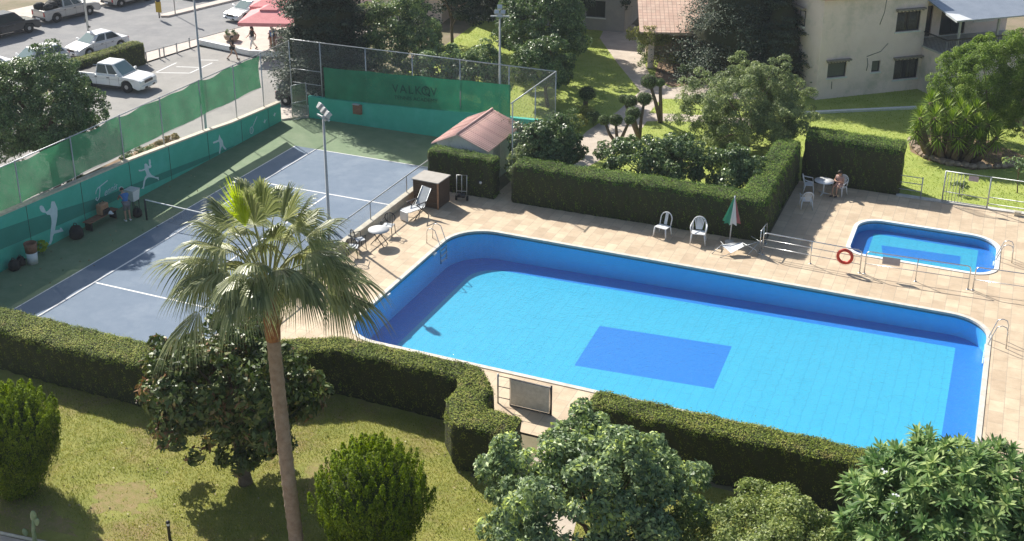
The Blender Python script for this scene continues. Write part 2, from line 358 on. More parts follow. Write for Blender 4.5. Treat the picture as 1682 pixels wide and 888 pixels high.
def ellip_dirs(n, low=-.55):
    z = rng.uniform(low, 1, n); a = rng.uniform(0, 2 * PI, n); r = np.sqrt(np.maximum(0, 1 - z * z))
    return np.stack([r * np.cos(a), r * np.sin(a), z], 1)
def crown_points(c, rad, nclump, per, rc, low=-.55, inner=.5, upb=.5, lump=.25):
    c = np.array(c); rad = np.array(rad)
    D = ellip_dirs(nclump, low); f = rng.uniform(inner, 1, nclump) ** .6
    f *= 1 + lump * np.sin(D[:, 0] * 5 + c[0]) * np.cos(D[:, 1] * 4 + c[1]) 
    C = c + D * rad * f[:, None]
    k = np.repeat(np.arange(nclump), per); n = len(k)
    d = unit(rng.normal(size=(n, 3)) + D[k] * .7)
    rr = rc * rng.uniform(.7, 1.25, nclump)[k] * rng.uniform(.35, 1, n) ** .5
    P = C[k] + d * rr[:, None] * np.array([1, 1, .75])
    N = unit(d + D[k] * .5 + np.array([0, 0, upb]))
    return P, N, C
def limbs(b, base, C, r0, k=9, top=None):
    """trunk to `top`, limbs from it toward clump centres"""
    base = Vector(base); top = Vector(top); mid = base.lerp(top, .5) + Vector((random.uniform(-.1, .1), random.uniform(-.1, .1), 0))
    b.tube([base - Vector((0, 0, .1)), base + Vector((0, 0, .1)), mid, top], [r0 * 1.35, r0 * 1.1, r0 * .85, r0 * .6], 9)
    idx = rng.permutation(len(C))[:k]
    for i in idx:
        e = Vector(C[i]); s = base.lerp(top, random.uniform(.55, 1)); m = s.lerp(e, .5) + Vector((0, 0, .12 * (e - s).length))
        b.tube([s, m, e], [r0 * .42, r0 * .25, r0 * .07], 6)
def tree(name, label, cat, base, c, rad, lm, nclump=60, per=120, rc=.5, ln=.12, wd=.035, r0=.12, k=10, group=None, low=-.55, inner=.5, upb=.5, jitter=.6, part_name='crown', cup=.15, bark='bark', lump=.25):
    t = thing(name, label, cat, base, group=group)
    cc = (c[0] - base[0], c[1] - base[1], c[2] - base[2])
    P, N, C = crown_points(cc, rad, nclump, per, rc, low, inner, upb, lump)
    P[:, 2] = np.maximum(P[:, 2], .04)
    V, F = leafset(P, N, ln, wd, jitter=jitter, cup=cup)
    npmesh(part_name, V, F, lm, t)
    b = MB(); limbs(b, (0, 0, 0), C, r0, k, (cc[0] * .8, cc[1] * .8, max(.3, cc[2] - rad[2] * .35))); b.obj('trunk', M[bark], t)
    return t
def rrect(x0, y0, x1, y1, r, n=10):
    """rounded rectangle, ccw; r = radii at (x0y0, x1y0, x1y1, x0y1)"""
    r = r if isinstance(r, (list, tuple)) else [r] * 4; o = []
    for (cx, cy, a0, q) in ((x0 + r[0], y0 + r[0], PI, r[0]), (x1 - r[1], y0 + r[1], 1.5 * PI, r[1]), (x1 - r[2], y1 - r[2], 0, r[2]), (x0 + r[3], y1 - r[3], .5 * PI, r[3])):
        if q < .01: o.append((cx, cy)); continue
        for i in range(n + 1):
            a = a0 + .5 * PI * i / n; o.append((cx + q * math.cos(a), cy + q * math.sin(a)))
    return o
def offset(poly, d):
    n = len(poly); o = []
    for i in range(n):
        p = Vector(poly[i]); a = Vector(poly[i - 1]); c = Vector(poly[(i + 1) % n])
        t = ((p - a).normalized() + (c - p).normalized()).normalized(); o.append((p.x + t.y * d, p.y - t.x * d))
    return o
def text_mesh(name, body, size, m, parent, T, shear=0., depth=.004, sx=1.):
    cu = bpy.data.curves.new(name, 'FONT'); cu.body = body; cu.size = size; cu.shear = shear; cu.extrude = depth; cu.align_x = 'CENTER'
    o = bpy.data.objects.new(name, cu); COL.objects.link(o)
    dg = bpy.context.evaluated_depsgraph_get(); me = bpy.data.meshes.new_from_object(o.evaluated_get(dg))
    bpy.data.objects.remove(o); me.name = name; me.materials.clear(); me.transform(T @ Matrix.Diagonal((sx, 1, 1, 1)))
    return link(name, me, m, parent)
CAMP = [1981.58755, 0.37289, 0.39738, 0.00527, 35.00533, -54.74767, 23.71806, 282.15642]   # focal (px of a 1682 px frame), pitch, yaw, roll, position, principal row
# ------------------------------------------------------------------ ground, roads, lawns
POOL = rrect(12.12, -18.05, 36.10, -6.46, [1.6, 1.3, 1.5, 1.9], 12)
BABY = rrect(29.72, -2.02, 36.10, 2.30, [.8, 1.0, 1.25, 1.15], 10)
hole1, hole2 = offset(POOL, .10), offset(BABY, .10)
b = MB(); b.sheet([(-300, -200), (300, -200), (300, 400), (-300, 400)], -.06, [hole1, hole2]); struct(b.obj('ground', M['ground']))
b = MB(); b.sheet([(8.35, -21.6), (46, -21.6), (46, 6.1), (26, 6.1), (26, -2.2), (13.2, -2.2), (13.2, 2.6), (12.0, 2.6), (12.0, -2.2), (8.35, -2.2)], 0, [hole1, hole2])
struct(b.obj('pool_deck', M['deck']))
NL = [(-6, -24.6), (8.5, -24.6), (13.5, -21.9), (20.9, -22), (20.9, -24.6), (23.3, -24.6), (23.3, -22), (46, -22), (46, -32.4), (12.2, -32.4), (-6, -34.6)]
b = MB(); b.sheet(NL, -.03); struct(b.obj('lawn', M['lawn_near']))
b = MB(); b.sheet([(-6, -34.75), (12.2, -32.6), (46, -32.6), (46, -36), (-6, -38)], -.02); struct(b.obj('path', M['path']))
b = MB(); b.tube([(-6, -34.68, -.02), (12.2, -32.5, -.02), (46, -32.5, -.02)], .07, 4); struct(b.obj('kerb', M['ledge']))
# path from the gate to the front lawn
b = MB(); b.sheet([(22.3, -22.0), (24.2, -22.0), (26.4, -32.4), (24.6, -32.4)], -.026); struct(b.obj('path', M['path']))
FL = [(8.2, 4.9), (13.2, 1.2), (25.8, -1.2), (26.0, 6.2), (46, 6.2), (46, 24), (36, 30), (31, 26.6), (24.7, 21.0), (21, 34), (-4, 34), (-2, 12), (6, 9)]
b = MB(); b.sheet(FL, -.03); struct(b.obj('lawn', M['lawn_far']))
PATH = [(9.92, 23.92), (11.7, 24.7), (13.36, 21.07), (15.2, 19.44), (15.27, 16.66), (15.39, 13.83), (17.29, 14.45), (22, 15.6), (22, 14.3), (17.65, 13.1), (15.73, 12.27), (16.03, 8.66), (15.79, 6.95), (14.9, 3.2), (13.2, 2.4), (13.05, 6.3), (13.0, 9.11), (13.2, 10.96), (13.5, 13.27), (13.55, 17.94)]
b = MB(); b.sheet(PATH, -.026); struct(b.obj('path', M['path']))
b = MB(); b.sheet([(6.81, 29.39), (5.9, 33.6), (8.0, 34.4), (9.95, 31.17), (11.7, 24.7), (9.92, 23.92)], -.022); struct(b.obj('path', M['path']))
b = MB(); b.sheet([(15.2, 19.44), (15.27, 16.9), (21.5, 19.5), (21.5, 21.2), (16.5, 21.0)], -.022); struct(b.obj('path', M['path']))
b = MB(); b.sheet([(13.5, 21.3), (15.2, 19.6), (16.5, 21.1), (21.5, 21.4), (20.5, 25.5), (12.7, 25.0)], -.018); struct(b.obj('flower_bed', M['earth']))
b = MB(); b.prism([(23.6, 17.0), (30.6, 21.35), (30.45, 21.6), (23.45, 17.25)], -.06, .10); struct(b.obj('kerb', M['whitetrim']))
u_ = Vector((.225, .974)); v_ = Vector((.974, -.225))
def rd(a, s): return tuple(Vector((-21.6, 12.5)) + u_ * a + v_ * s)
b = MB(); b.sheet([rd(-70, 0), rd(120, 0), rd(120, -14.5), rd(-70, -14.5)], -.03); struct(b.obj('road', M['asphalt']))
b = MB(); b.sheet([rd(-70, -14.5), rd(120, -14.5), rd(120, -19), rd(-70, -19)], .06); struct(b.obj('pavement', M['pave']))
b = MB(); b.tube([(*rd(-70, -14.5), .0), (*rd(120, -14.5), .0)], .12, 4); struct(b.obj('kerb', M['kerb']))
b = MB(); b.sheet([(-4.72, -40), (-4.72, 15.6), (-20.0, 15.2), (-20.0, 10.2), (-24, -12), (-24, -40)], -.045); struct(b.obj('parking_lot', M['park']))
b = MB(); b.sheet([rd(-2.6, .05), (-20.1, 10.2), (-19.4, 15.6), (-14.4, 14.6), (-9.5, 15.2), (-8.5, 24), rd(14, .05)], .04); struct(b.obj('pavement', M['pave']))
b = MB(); b.tube([(*rd(-2.6, 0), 0), (*rd(60, 0), 0)], .1, 4); struct(b.obj('kerb', M['kerb']))
b = MB()
for p in ((-17.9, 8.7, -15.8, 9.5), (-15.8, 9.5, -15.9, 12.2), (-17.6, 10.4, -16.0, 10.9), (-17.2, 12.4, -15.9, 12.9), (-18.0, 8.7, -18.2, 11.2)):
    d = (Vector(p[2:]) - Vector(p[:2])).normalized(); n = Vector((-d.y, d.x)) * .05
    b.add([(p[0] + n.x, p[1] + n.y, -.041), (p[0] - n.x, p[1] - n.y, -.041), (p[2] - n.x, p[3] - n.y, -.041), (p[2] + n.x, p[3] + n.y, -.041)], [(0, 1, 2, 3)])
struct(b.obj('parking_marking', M['line']))
# traffic island with its black-and-white kerb
med = [rd(7.2, -7.6), rd(7.6, -7.1), rd(60, -7.0), rd(60, -8.1), rd(7.6, -8.0)]
b = MB(); b.prism(med, -.1, .12); struct(b.obj('traffic_island', M['pave'], None, .03))
for cx, cy, rx, ry in ((11.2, -30.0, 1.15, 1.0), (16.7, -26.3, 1.0, .6), (22.0, -28.9, .9, .9), (13.4, -32.0, 1.7, .32), (9.5, -31.9, 1.6, .6)):
    b = MB(); b.sheet([(cx + rx * math.cos(a) * (1 + .22 * math.sin(5 * a + cx) + .12 * math.sin(11 * a) + random.uniform(-.14, .14)) * .85, cy + ry * math.sin(a) * (1 + .22 * math.cos(4 * a + cy) + .12 * math.sin(9 * a) + random.uniform(-.14, .14)) * .85) for a in np.linspace(0, 2 * PI, 81)[:-1]], -.027); struct(b.obj('bare_earth', M['bare']))
# grass blades on both lawns
def inside(poly, P):
    r = np.zeros(len(P), bool); n = len(poly)
    for i in range(n):
        (x0, y0), (x1, y1) = poly[i], poly[i - 1]
        c = ((y0 > P[:, 1]) != (y1 > P[:, 1])) & (P[:, 0] < (x1 - x0) * (P[:, 1] - y0) / (y1 - y0 + 1e-12) + x0); r ^= c
    return r
def grass(name, poly, n, h, w, m, holes=(), bald=None):
    a = np.array(poly); P = np.column_stack([rng.uniform(a[:, 0].min(), a[:, 0].max(), n), rng.uniform(a[:, 1].min(), a[:, 1].max(), n)])
    k = inside(poly, P)
    for q in holes: k &= ~inside(q, P)
    P = P[k]
    if bald is not None:
        d = np.min([((P[:, 0] - x) / rx) ** 2 + ((P[:, 1] - y) / ry) ** 2 for x, y, rx, ry in bald], axis=0)
        P = P[rng.uniform(size=len(P)) < np.clip((d - .15) * .75, .10, 1)]
    n = len(P); p = np.column_stack([P, np.full(n, -.03)]); t = rng.uniform(0, 2 * PI, n)
    s = np.column_stack([np.cos(t), np.sin(t), np.zeros(n)]) * (w * rng.uniform(.6, 1.3, n))[:, None]
    hh = h * rng.uniform(.5, 1.4, n); l = rng.normal(size=(n, 3)) * .45; l[:, 2] = 1
    V = np.stack([p - s, p + s, p + l * hh[:, None]], 1).reshape(-1, 3)
    o = npmesh(name, V, np.arange(n * 3).reshape(-1, 3), m); o['kind'] = 'stuff'; return o
NLg = [(3, -25.3), (9, -25.3), (14.5, -22.2), (20.9, -22.2), (20.9, -24.6), (23.2, -24.6), (23.4, -22.2), (36, -22.2), (36, -32.3), (12.3, -32.3), (3, -33.4)]
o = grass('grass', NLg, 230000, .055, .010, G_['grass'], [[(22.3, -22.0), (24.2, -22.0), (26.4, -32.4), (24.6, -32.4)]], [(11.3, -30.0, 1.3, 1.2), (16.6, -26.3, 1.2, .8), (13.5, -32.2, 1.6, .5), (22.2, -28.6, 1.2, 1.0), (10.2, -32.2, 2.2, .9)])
tag(o, 'mown lawn of patchy yellow green grass below the near hedge', 'grass')
o = grass('grass', FL, 150000, .07, .018, G_['grass_far'], [PATH, [(15.2, 19.44), (15.27, 16.9), (21.5, 19.5), (21.5, 21.2), (16.5, 21.0)], [(13.5, 21.3), (15.2, 19.6), (16.5, 21.1), (21.5, 21.4), (20.5, 25.5), (12.7, 25.0)], [(6.81, 29.39), (5.9, 33.6), (8.0, 34.4), (9.95, 31.17), (11.7, 24.7), (9.92, 23.92)]])
tag(o, 'bright yellow green lawn around the topiary garden and path', 'grass')

# ------------------------------------------------------------------ tennis court
b = MB(); b.sheet([(-4.5, -24.2), (8.02, -24.2), (8.02, -1.0), (12.5, 2.4), (12.5, 4.6), (-3.3, 4.6), (-4.5, 3.4)], -.006); struct(b.obj('court', M['court_green']))
b = MB(); b.sheet([(-1.37, -23.77), (8.02, -23.77), (8.02, -1.6), (9.6, 0), (-1.37, 0)], -.002); struct(b.obj('court', M['court_blue']))
b = MB()
def ln(x0, y0, x1, y1, z=.002): b.add([(x0, y0, z), (x1, y0, z), (x1, y1, z), (x0, y1, z)], [(0, 1, 2, 3)])
ln(-.05, -23.77, .05, 0); ln(-1.40, -23.77, -1.34, 0); ln(.05, -.06, 9.6, .0); ln(.05, -5.53, 8.0, -5.44); ln(.05, -18.33, 8.0, -18.24); ln(4.07, -18.24, 4.16, -5.53)
struct(b.obj('court_line', M['line']))
# net
t = thing('tennis_net', 'tennis net with white top band across the blue court, mostly behind the palm', 'net', (0, -11.885, 0))
for x in (-2.3, 8.0):
    part('post', M['dark'], t, lambda b: b.tube([(x, 0, -.05), (x, 0, 1.1)], .045, 10))
NV = 48; xs = np.linspace(-2.3, 8.0, NV); zs = 1.07 - .15 * np.sin((xs + 2.3) / 10.3 * PI)
b = MB(); b.tube([(x, 0, z) for x, z in zip(xs, zs)], .03, 6); b.obj('top_band', M['white'], t)
b = MB()
for i in range(NV - 1): b.add([(xs[i], 0, .04), (xs[i + 1], 0, .04), (xs[i + 1], 0, zs[i + 1] - .02), (xs[i], 0, zs[i] - .02)], [(0, 1, 2, 3)])
nn = netting('tennis_netting', (.03, .03, .03), .006, .86, .0); b.obj('netting', nn, t)

# mural wall on the parking side
WT = [(-24.2, 2.70), (-18.7, 2.5), (-10.2, 2.11), (-3.7, 1.60), (-1.6, 1.38), (3.4, 1.13)]
t = thing('mural_wall', 'low green court wall painted with pale tennis players, parking side', 'wall', (-4.5, -10, 0))
def wz(y): return float(np.interp(y, [p[0] for p in WT], [p[1] for p in WT]))
TL = lambda y, z, d=0.: (d, y + 10, z)
b = MB()
for (y0, z0), (y1, z1) in zip(WT, WT[1:]):
    b.add([TL(y0, -.05), TL(y1, -.05), TL(y1, z1), TL(y0, z0), TL(y0, -.05, -.22), TL(y1, -.05, -.22), TL(y1, z1, -.22), TL(y0, z0, -.22)], [(0, 1, 2, 3), (5, 4, 7, 6), (3, 2, 6, 7), (1, 5, 6, 2), (0, 3, 7, 4)])
b.obj('wall', M['wall_green'], t)
b = MB()
for (y0, z0), (y1, z1) in zip(WT, WT[1:]):
    b.add([TL(y0, z0 + .003, .03), TL(y1, z1 + .003, .03), TL(y1, z1 + .09, .03), TL(y0, z0 + .09, .03), TL(y0, z0 + .003, -.28), TL(y1, z1 + .003, -.28), TL(y1, z1 + .09, -.28), TL(y0, z0 + .09, -.28)], [(0, 1, 2, 3), (5, 4, 7, 6), (3, 2, 6, 7), (1, 5, 6, 2), (0, 3, 7, 4), (1, 0, 4, 5)])
b.obj('ledge', M['ledge'], t)
TW = Matrix(((0, 0, 1, .004), (1, 0, 0, 10), (0, 1, 0, 0), (0, 0, 0, 1)))       # (y, z, depth) on the wall face
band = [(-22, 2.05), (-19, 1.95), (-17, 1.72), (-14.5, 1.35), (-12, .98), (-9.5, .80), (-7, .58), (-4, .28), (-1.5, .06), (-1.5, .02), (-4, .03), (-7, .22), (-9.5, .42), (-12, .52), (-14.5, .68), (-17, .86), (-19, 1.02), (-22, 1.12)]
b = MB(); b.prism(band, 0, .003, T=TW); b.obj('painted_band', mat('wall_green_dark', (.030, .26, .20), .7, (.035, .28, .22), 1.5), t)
PA = [(-15.6, 2.04), (-15.42, 1.97), (-15.37, 1.79), (-15.31, 1.58), (-15.37, 1.23), (-15.48, .96), (-15.59, .75), (-15.65, .59), (-15.33, .51), (-15.33, .59), (-15.25, .57), (-15.13, .34), (-15.31, .37), (-15.74, .45), (-15.84, .35), (-15.89, .19), (-16.02, .05), (-16.19, .08), (-16.04, .25), (-15.98, .47), (-15.89, .75), (-15.79, 1.03), (-15.77, 1.26), (-15.8, 1.43), (-15.98, 1.52), (-16.07, 1.65), (-16.22, 1.72), (-16.32, 1.82), (-16.38, 2.0), (-16.34, 2.1), (-16.23, 2.08), (-16.13, 1.98), (-16.07, 1.82), (-16.03, 1.69), (-15.89, 1.69), (-15.7, 1.77), (-15.67, 1.91)]
PB = [(-8.72, 1.72), (-8.6, 1.68), (-8.58, 1.49), (-8.62, 1.41), (-8.56, 1.3), (-8.64, 1.22), (-8.8, 1.25), (-8.79, 1.09), (-8.63, .83), (-8.34, .61), (-8.12, .53), (-8.12, .34), (-8.23, .47), (-8.59, .68), (-8.87, .8), (-9.0, .8), (-9.14, .72), (-9.24, .53), (-9.33, .33), (-9.52, .4), (-9.38, .46), (-9.31, .69), (-9.15, .9), (-9.01, .96), (-9.04, 1.13), (-9.09, 1.26), (-9.34, 1.29), (-9.55, 1.36), (-9.56, 1.45), (-9.33, 1.37), (-9.12, 1.36), (-9.09, 1.46), (-9.09, 1.58), (-9.0, 1.6), (-8.88, 1.53), (-8.81, 1.39), (-8.73, 1.37), (-8.75, 1.55)]
PC = [(-2.75, 1.14), (-2.67, .93), (-2.49, .68), (-2.46, .4), (-2.21, .09), (-2.36, .09), (-2.6, .4), (-2.73, .27), (-2.83, .03), (-2.93, .06), (-2.82, .39), (-2.79, .6), (-2.84, .74), (-3.33, .78), (-3.38, .89), (-2.89, .86), (-2.8, 1.01)]
for nm, lb, P in (('painted_player', 'pale painted player stretching for a ball with bent leg', PA), ('painted_player', 'pale painted player running with racket raised', PB), ('painted_player', 'small pale painted player with arm held out', PC)):
    b = MB(); b.prism(P[::-1], .004, .008, T=TW); o = b.obj(nm, M['mural'], t); o['label'] = lb
b = MB(); ring = [(.28 + .17 * math.cos(a), .40 + .2 * math.sin(a), .006) for a in np.linspace(0, 2 * PI, 21)[:-1]]
b.tube(ring, .022, 5, closed=True, T=TW); b.tube([(.40, .56, .006), (.92, 1.05, .006)], .025, 5, T=TW)
for k in (-.07, 0, .07): b.tube([(.28 + k, .22, .006), (.28 + k, .58, .006)], .006, 4, T=TW); b.tube([(.12, .40 + k, .006), (.44, .40 + k, .006)], .006, 4, T=TW)
b.obj('painted_racket', M['mural'], t)
for (y, z) in ((2.7, .60), (1.65, .50)):
    b = MB(); b.prism([(y - .16, z), (y - .05, z + .05), (y, z + .16), (y + .05, z + .06), (y + .2, z + .1), (y + .06, z - .02), (y, z - .12), (y - .06, z - .03)], .004, .008, T=TW); b.obj('painted_bird', M['mural'], t)
TT = TW @ Matrix.Translation((-11.95, 1.04, .006))
text_mesh('painted_word', 'ennis', .50, M['mural'], t, TT @ Matrix.Translation((.22, -.02, 0)) @ Matrix.Rotation(R(3), 4, 'Z'), shear=.45, sx=.92)
def stroke(p, r): b = MB(); b.tube(p, r, 6, T=TT @ Matrix.Diagonal((1, 1, .15, 1))); return b.obj('painted_word', M['mural'], t)
stroke([(-.80, .28, 0), (-.76, .40, 0), (-.62, .52, 0), (-.30, .58, 0), (.12, .66, 0)], .03); stroke([(-.46, .56, 0), (-.50, .30, 0), (-.60, .02, 0), (-.74, -.08, 0), (-.84, .02, 0), (-.76, .10, 0)], .035)
for y in (-20.6, -17.14, -13.65, -10.2, -7.1, -3.8, -.65, 2.07):
    part('seam', M['dark'], t, lambda b: b.box((.004, y + 10 - .012, 0), (.012, y + 10 + .012, wz(y))))

# tall fence on the parking side with its green windscreen
t = thing('court_fence', 'tall galvanised fence with green windscreen above the mural wall', 'fence', (-4.76, -10, 0))
for y in (-20.6, -17.14, -13.65, -10.2, -7.1, -3.8, -.65, 2.07, 5.1):
    part('post', M['galv'], t, lambda b: b.tube([(0, y + 10, -.05), (0, y + 10, 4.56)], .032, 8))
part('top_rail', M['galv'], t, lambda b: b.tube([(0, -14, 4.54), (0, -2, 4.51), (0, 15.1, 4.52)], .028, 8))
part('wire', M['galv'], t, lambda b: b.tube([(0, -14, 2.50), (0, 12, 2.50)], .012, 5))
def cloth(name, fn, nu, nv, m, parent):
    V = np.array([fn(i / nu, j / nv) for j in range(nv + 1) for i in range(nu + 1)]); W = nu + 1
    F = np.array([(j * W + i, j * W + i + 1, (j + 1) * W + i + 1, (j + 1) * W + i) for j in range(nv) for i in range(nu)])
    return npmesh(name, V, F, m, parent, True)
def sc_left(a, c):
    y = -14 + 26 * a
    sag = .10 * abs(math.sin(a * 26 / 3.3 * PI)) * (c > .99) + .05 * math.sin(a * 71) * (c > .99) - .06 * abs(math.sin(a * 26 / 3.3 * PI + .3)) * (c < .01)
    edge = -.12 * math.sin(c * PI) * (a > .995)
    return (-.04 + .05 * math.sin(a * 90 + c * 2.3) * math.sin(c * PI) + .03 * math.sin(a * 37 - c * 4), y + edge, 2.46 + 2.02 * c - sag)
cloth('windscreen', sc_left, 160, 12, M['screen'], t)
def quadpanel(name, m, parent, p): b = MB(); b.add(p, [(0, 1, 2, 3)]); return b.obj(name, m, parent)
quadpanel('chain_link', M['chain'], t, [(-.01, 12, 1.2), (-.01, 15.1, 1.1), (-.01, 15.1, 4.5), (-.01, 12, 4.5)])

# wall and fence at the far end
t = thing('green_wall', 'low plain green wall closing the far end of the tennis court', 'wall', (4.6, 4.6, 0))
b = MB(); ZB = [(-3.3, 1.30), (-1, 1.32), (2.3, 1.43), (7.4, 1.67), (12.5, 1.85)]
for (x0, z0), (x1, z1) in zip(ZB, ZB[1:]):
    b.add([(x0 - 4.6, 0, -.05), (x1 - 4.6, 0, -.05), (x1 - 4.6, 0, z1), (x0 - 4.6, 0, z0), (x0 - 4.6, .22, -.05), (x1 - 4.6, .22, -.05), (x1 - 4.6, .22, z1), (x0 - 4.6, .22, z0)], [(0, 1, 2, 3), (5, 4, 7, 6), (3, 2, 6, 7), (1, 5, 6, 2), (0, 3, 7, 4)])
b.obj('wall', M['wall_green'], t)
b = MB()
for (x0, z0), (x1, z1) in zip(ZB, ZB[1:]):
    b.add([(x0 - 4.6, -.03, z0 + .003), (x1 - 4.6, -.03, z1 + .003), (x1 - 4.6, -.03, z1 + .06), (x0 - 4.6, -.03, z0 + .06), (x0 - 4.6, .25, z0 + .003), (x1 - 4.6, .25, z1 + .003), (x1 - 4.6, .25, z1 + .06), (x0 - 4.6, .25, z0 + .06)], [(0, 1, 2, 3), (5, 4, 7, 6), (3, 2, 6, 7), (1, 5, 6, 2), (0, 3, 7, 4)])
b.obj('ledge', M['wall_green'], t)
t = thing('court_fence', 'tall galvanised fence behind the far court wall carrying a dark green banner', 'fence', (4.6, 4.72, 0))
for x in (-2.36, .71, 3.78, 6.82, 9.84, 12.63):
    part('post', M['galv'], t, lambda b: b.tube([(x - 4.6, 0, 1.0), (x - 4.6, 0, 4.8)], .035, 8))
part('top_rail', M['galv'], t, lambda b: b.tube([(-9.0, 0, 4.76), (8.03, 0, 4.8)], .034, 8))
part('brace', M['galv'], t, lambda b: (b.tube([(-9.0, 0, 2.1), (-6.95, 0, 2.1)], .022, 6), b.tube([(-9.0, 0, 2.95), (-6.95, 0, 2.95)], .022, 6)))
quadpanel('chain_link', M['chain'], t, [(-8.9, .01, 1.35), (8.03, .01, 1.9), (8.03, .01, 4.78), (-8.9, .01, 4.74)])
def sc_back(a, c):
    x = -6.75 + 12.1 * a; zt = 3.30 + .44 * a; zb = 1.36 + .42 * a
    return (x, -.05 + .03 * math.sin(a * 43 + c) * math.sin(c * PI) + .015 * math.sin(a * 17 + c * 5), zb + (zt - zb) * c - .04 * abs(math.sin(a * 12)) * (c > .99))
bn = cloth('banner', sc_back, 80, 10, M['screen_back'], t)
TB = Matrix(((1, 0, 0, 3.95 - 4.6), (0, 0, -1, -.115), (0, 1, 0, 2.42), (0, 0, 0, 1))) @ Matrix.Rotation(R(2.6), 4, 'Z')
for ch, x in (('V', -1.25), ('A', -.74), ('L', -.25), ('K', .24), ('V', 1.25)): text_mesh('banner_word', ch, .72, M['print'], bn, TB @ Matrix.Translation((x, 0, 0)), sx=.95, depth=.006)
b = MB(); b.tube([(.74 + .25 * math.cos(a), .25 + .25 * math.sin(a), .004) for a in np.linspace(0, 2 * PI, 25)[:-1]], .03, 5, closed=True, T=TB)
b.tube([(.74 + .14 + .16 * math.cos(a), .27 + .22 * math.sin(a), .004) for a in np.linspace(1.9, 4.3, 9)], .02, 4, T=TB); b.tube([(.66, .42, .004), (.74, .30, .004), (.86, .38, .004)], .022, 4, T=TB); b.tube([(.86, .08, .004), (.97, -.06, .004)], .045, 5, T=TB)
b.obj('banner_emblem', M['print'], bn)
text_mesh('banner_word', 'TENNIS ACADEMY', .31, M['print'], bn, TB @ Matrix.Translation((.05, -.40, 0)), sx=1.1, depth=.006)
# right-hand corner: the fence turning back toward the pool, its kerb wall
t = thing('court_fence', 'bare chain link fence running from the far corner behind the pump house', 'fence', (12.63, 4.6, 0))
part('top_rail', M['galv'], t, lambda b: b.tube([(0, .1, 4.8), (0, -6.2, 4.85)], .034, 8))
for y in (-2.9, -6.0): part('post', M['galv'], t, lambda b: b.tube([(0, y, .3), (0, y, 4.83)], .03, 8))
quadpanel('chain_link', M['chain'], t, [(0, .1, 1.5), (0, -6.2, 1.0), (0, -6.2, 4.83), (0, .1, 4.8)])
b = MB(); b.prism([(12.55, 4.4), (12.75, 4.4), (12.75, 2.7), (12.55, 2.7)], -.05, 1.75); o = b.obj('kerb_wall', M['wall_green']); tag(o, 'short green wall under the corner fence, partly behind shrubs', 'wall')
b = MB(); b.box((12.5, 2.65, 1.755), (12.8, 4.45, 1.85)); b.obj('ledge', M['whitetrim'], o)

# low kerb wall and hand rail between court and pool
t = thing('kerb_wall', 'low cream concrete wall with rail between tennis court and pool deck', 'wall', (8.05, -12, 0))
part('wall', M['curb_wall'], t, lambda b: b.box((0, -12.2, -.05), (.32, 10.2, .42)), .03)
for y in (-20, -16, -12, -8.3, -4.56, -1.6): part('post', M['galv'], t, lambda b: b.tube([(.1, y + 12, .40), (.1, y + 12, 1.30)], .028, 8))
part('rail', M['galv'], t, lambda b: b.tube([(.1, -12, 1.30), (.1, 10.4, 1.30)], .032, 8))
quadpanel('chain_link', M['chain'], t, [(.1, -12, .43), (.1, 10.4, .43), (.1, 10.4, 1.29), (.1, -12, 1.29)])

# corner gate and landing
t = thing('court_gate', 'narrow open wire gate at the far left corner of the court', 'gate', (-3.42, 4.62, 0))
part('frame', M['galv'], t, lambda b: [b.tube(p, .025, 6) for p in ([(0, 0, 0), (0, 0, 2.2)], [(-.45, -.95, .0), (-.45, -.95, 2.2)], [(0, 0, 2.2), (-.45, -.95, 2.2)], [(0, 0, 1.1), (-.45, -.95, 1.1)], [(0, 0, .05), (-.45, -.95, .05)])])
quadpanel('gate_mesh', netting('gate_mesh', (.10, .16, .10), .012, .5, .2), t, [(0, 0, .05), (-.45, -.95, .05), (-.45, -.95, 2.2), (0, 0, 2.2)])
b = MB(); b.prism([(-4.5, 3.45), (-3.35, 4.6), (-4.2, 6.0), (-6.2, 5.0)], -.06, .10); struct(b.obj('landing', M['pave']))
b = MB(); b.prism([(-6.9, 6.6), (-3.6, 6.1), (-3.6, 6.35), (-6.9, 6.85)], -.05, 1.15); o = b.obj('low_wall', M['whitetrim'], None, .02); tag(o, 'short white wall seen through the corner gate', 'wall')
# planter bed behind the mural wall
b = MB(); b.prism([(-6.6, -24), (-4.74, -24), (-4.74, -5.2), (-6.2, -5.6)], -.06, 1.55); struct(b.obj('flower_bed', M['earth']))

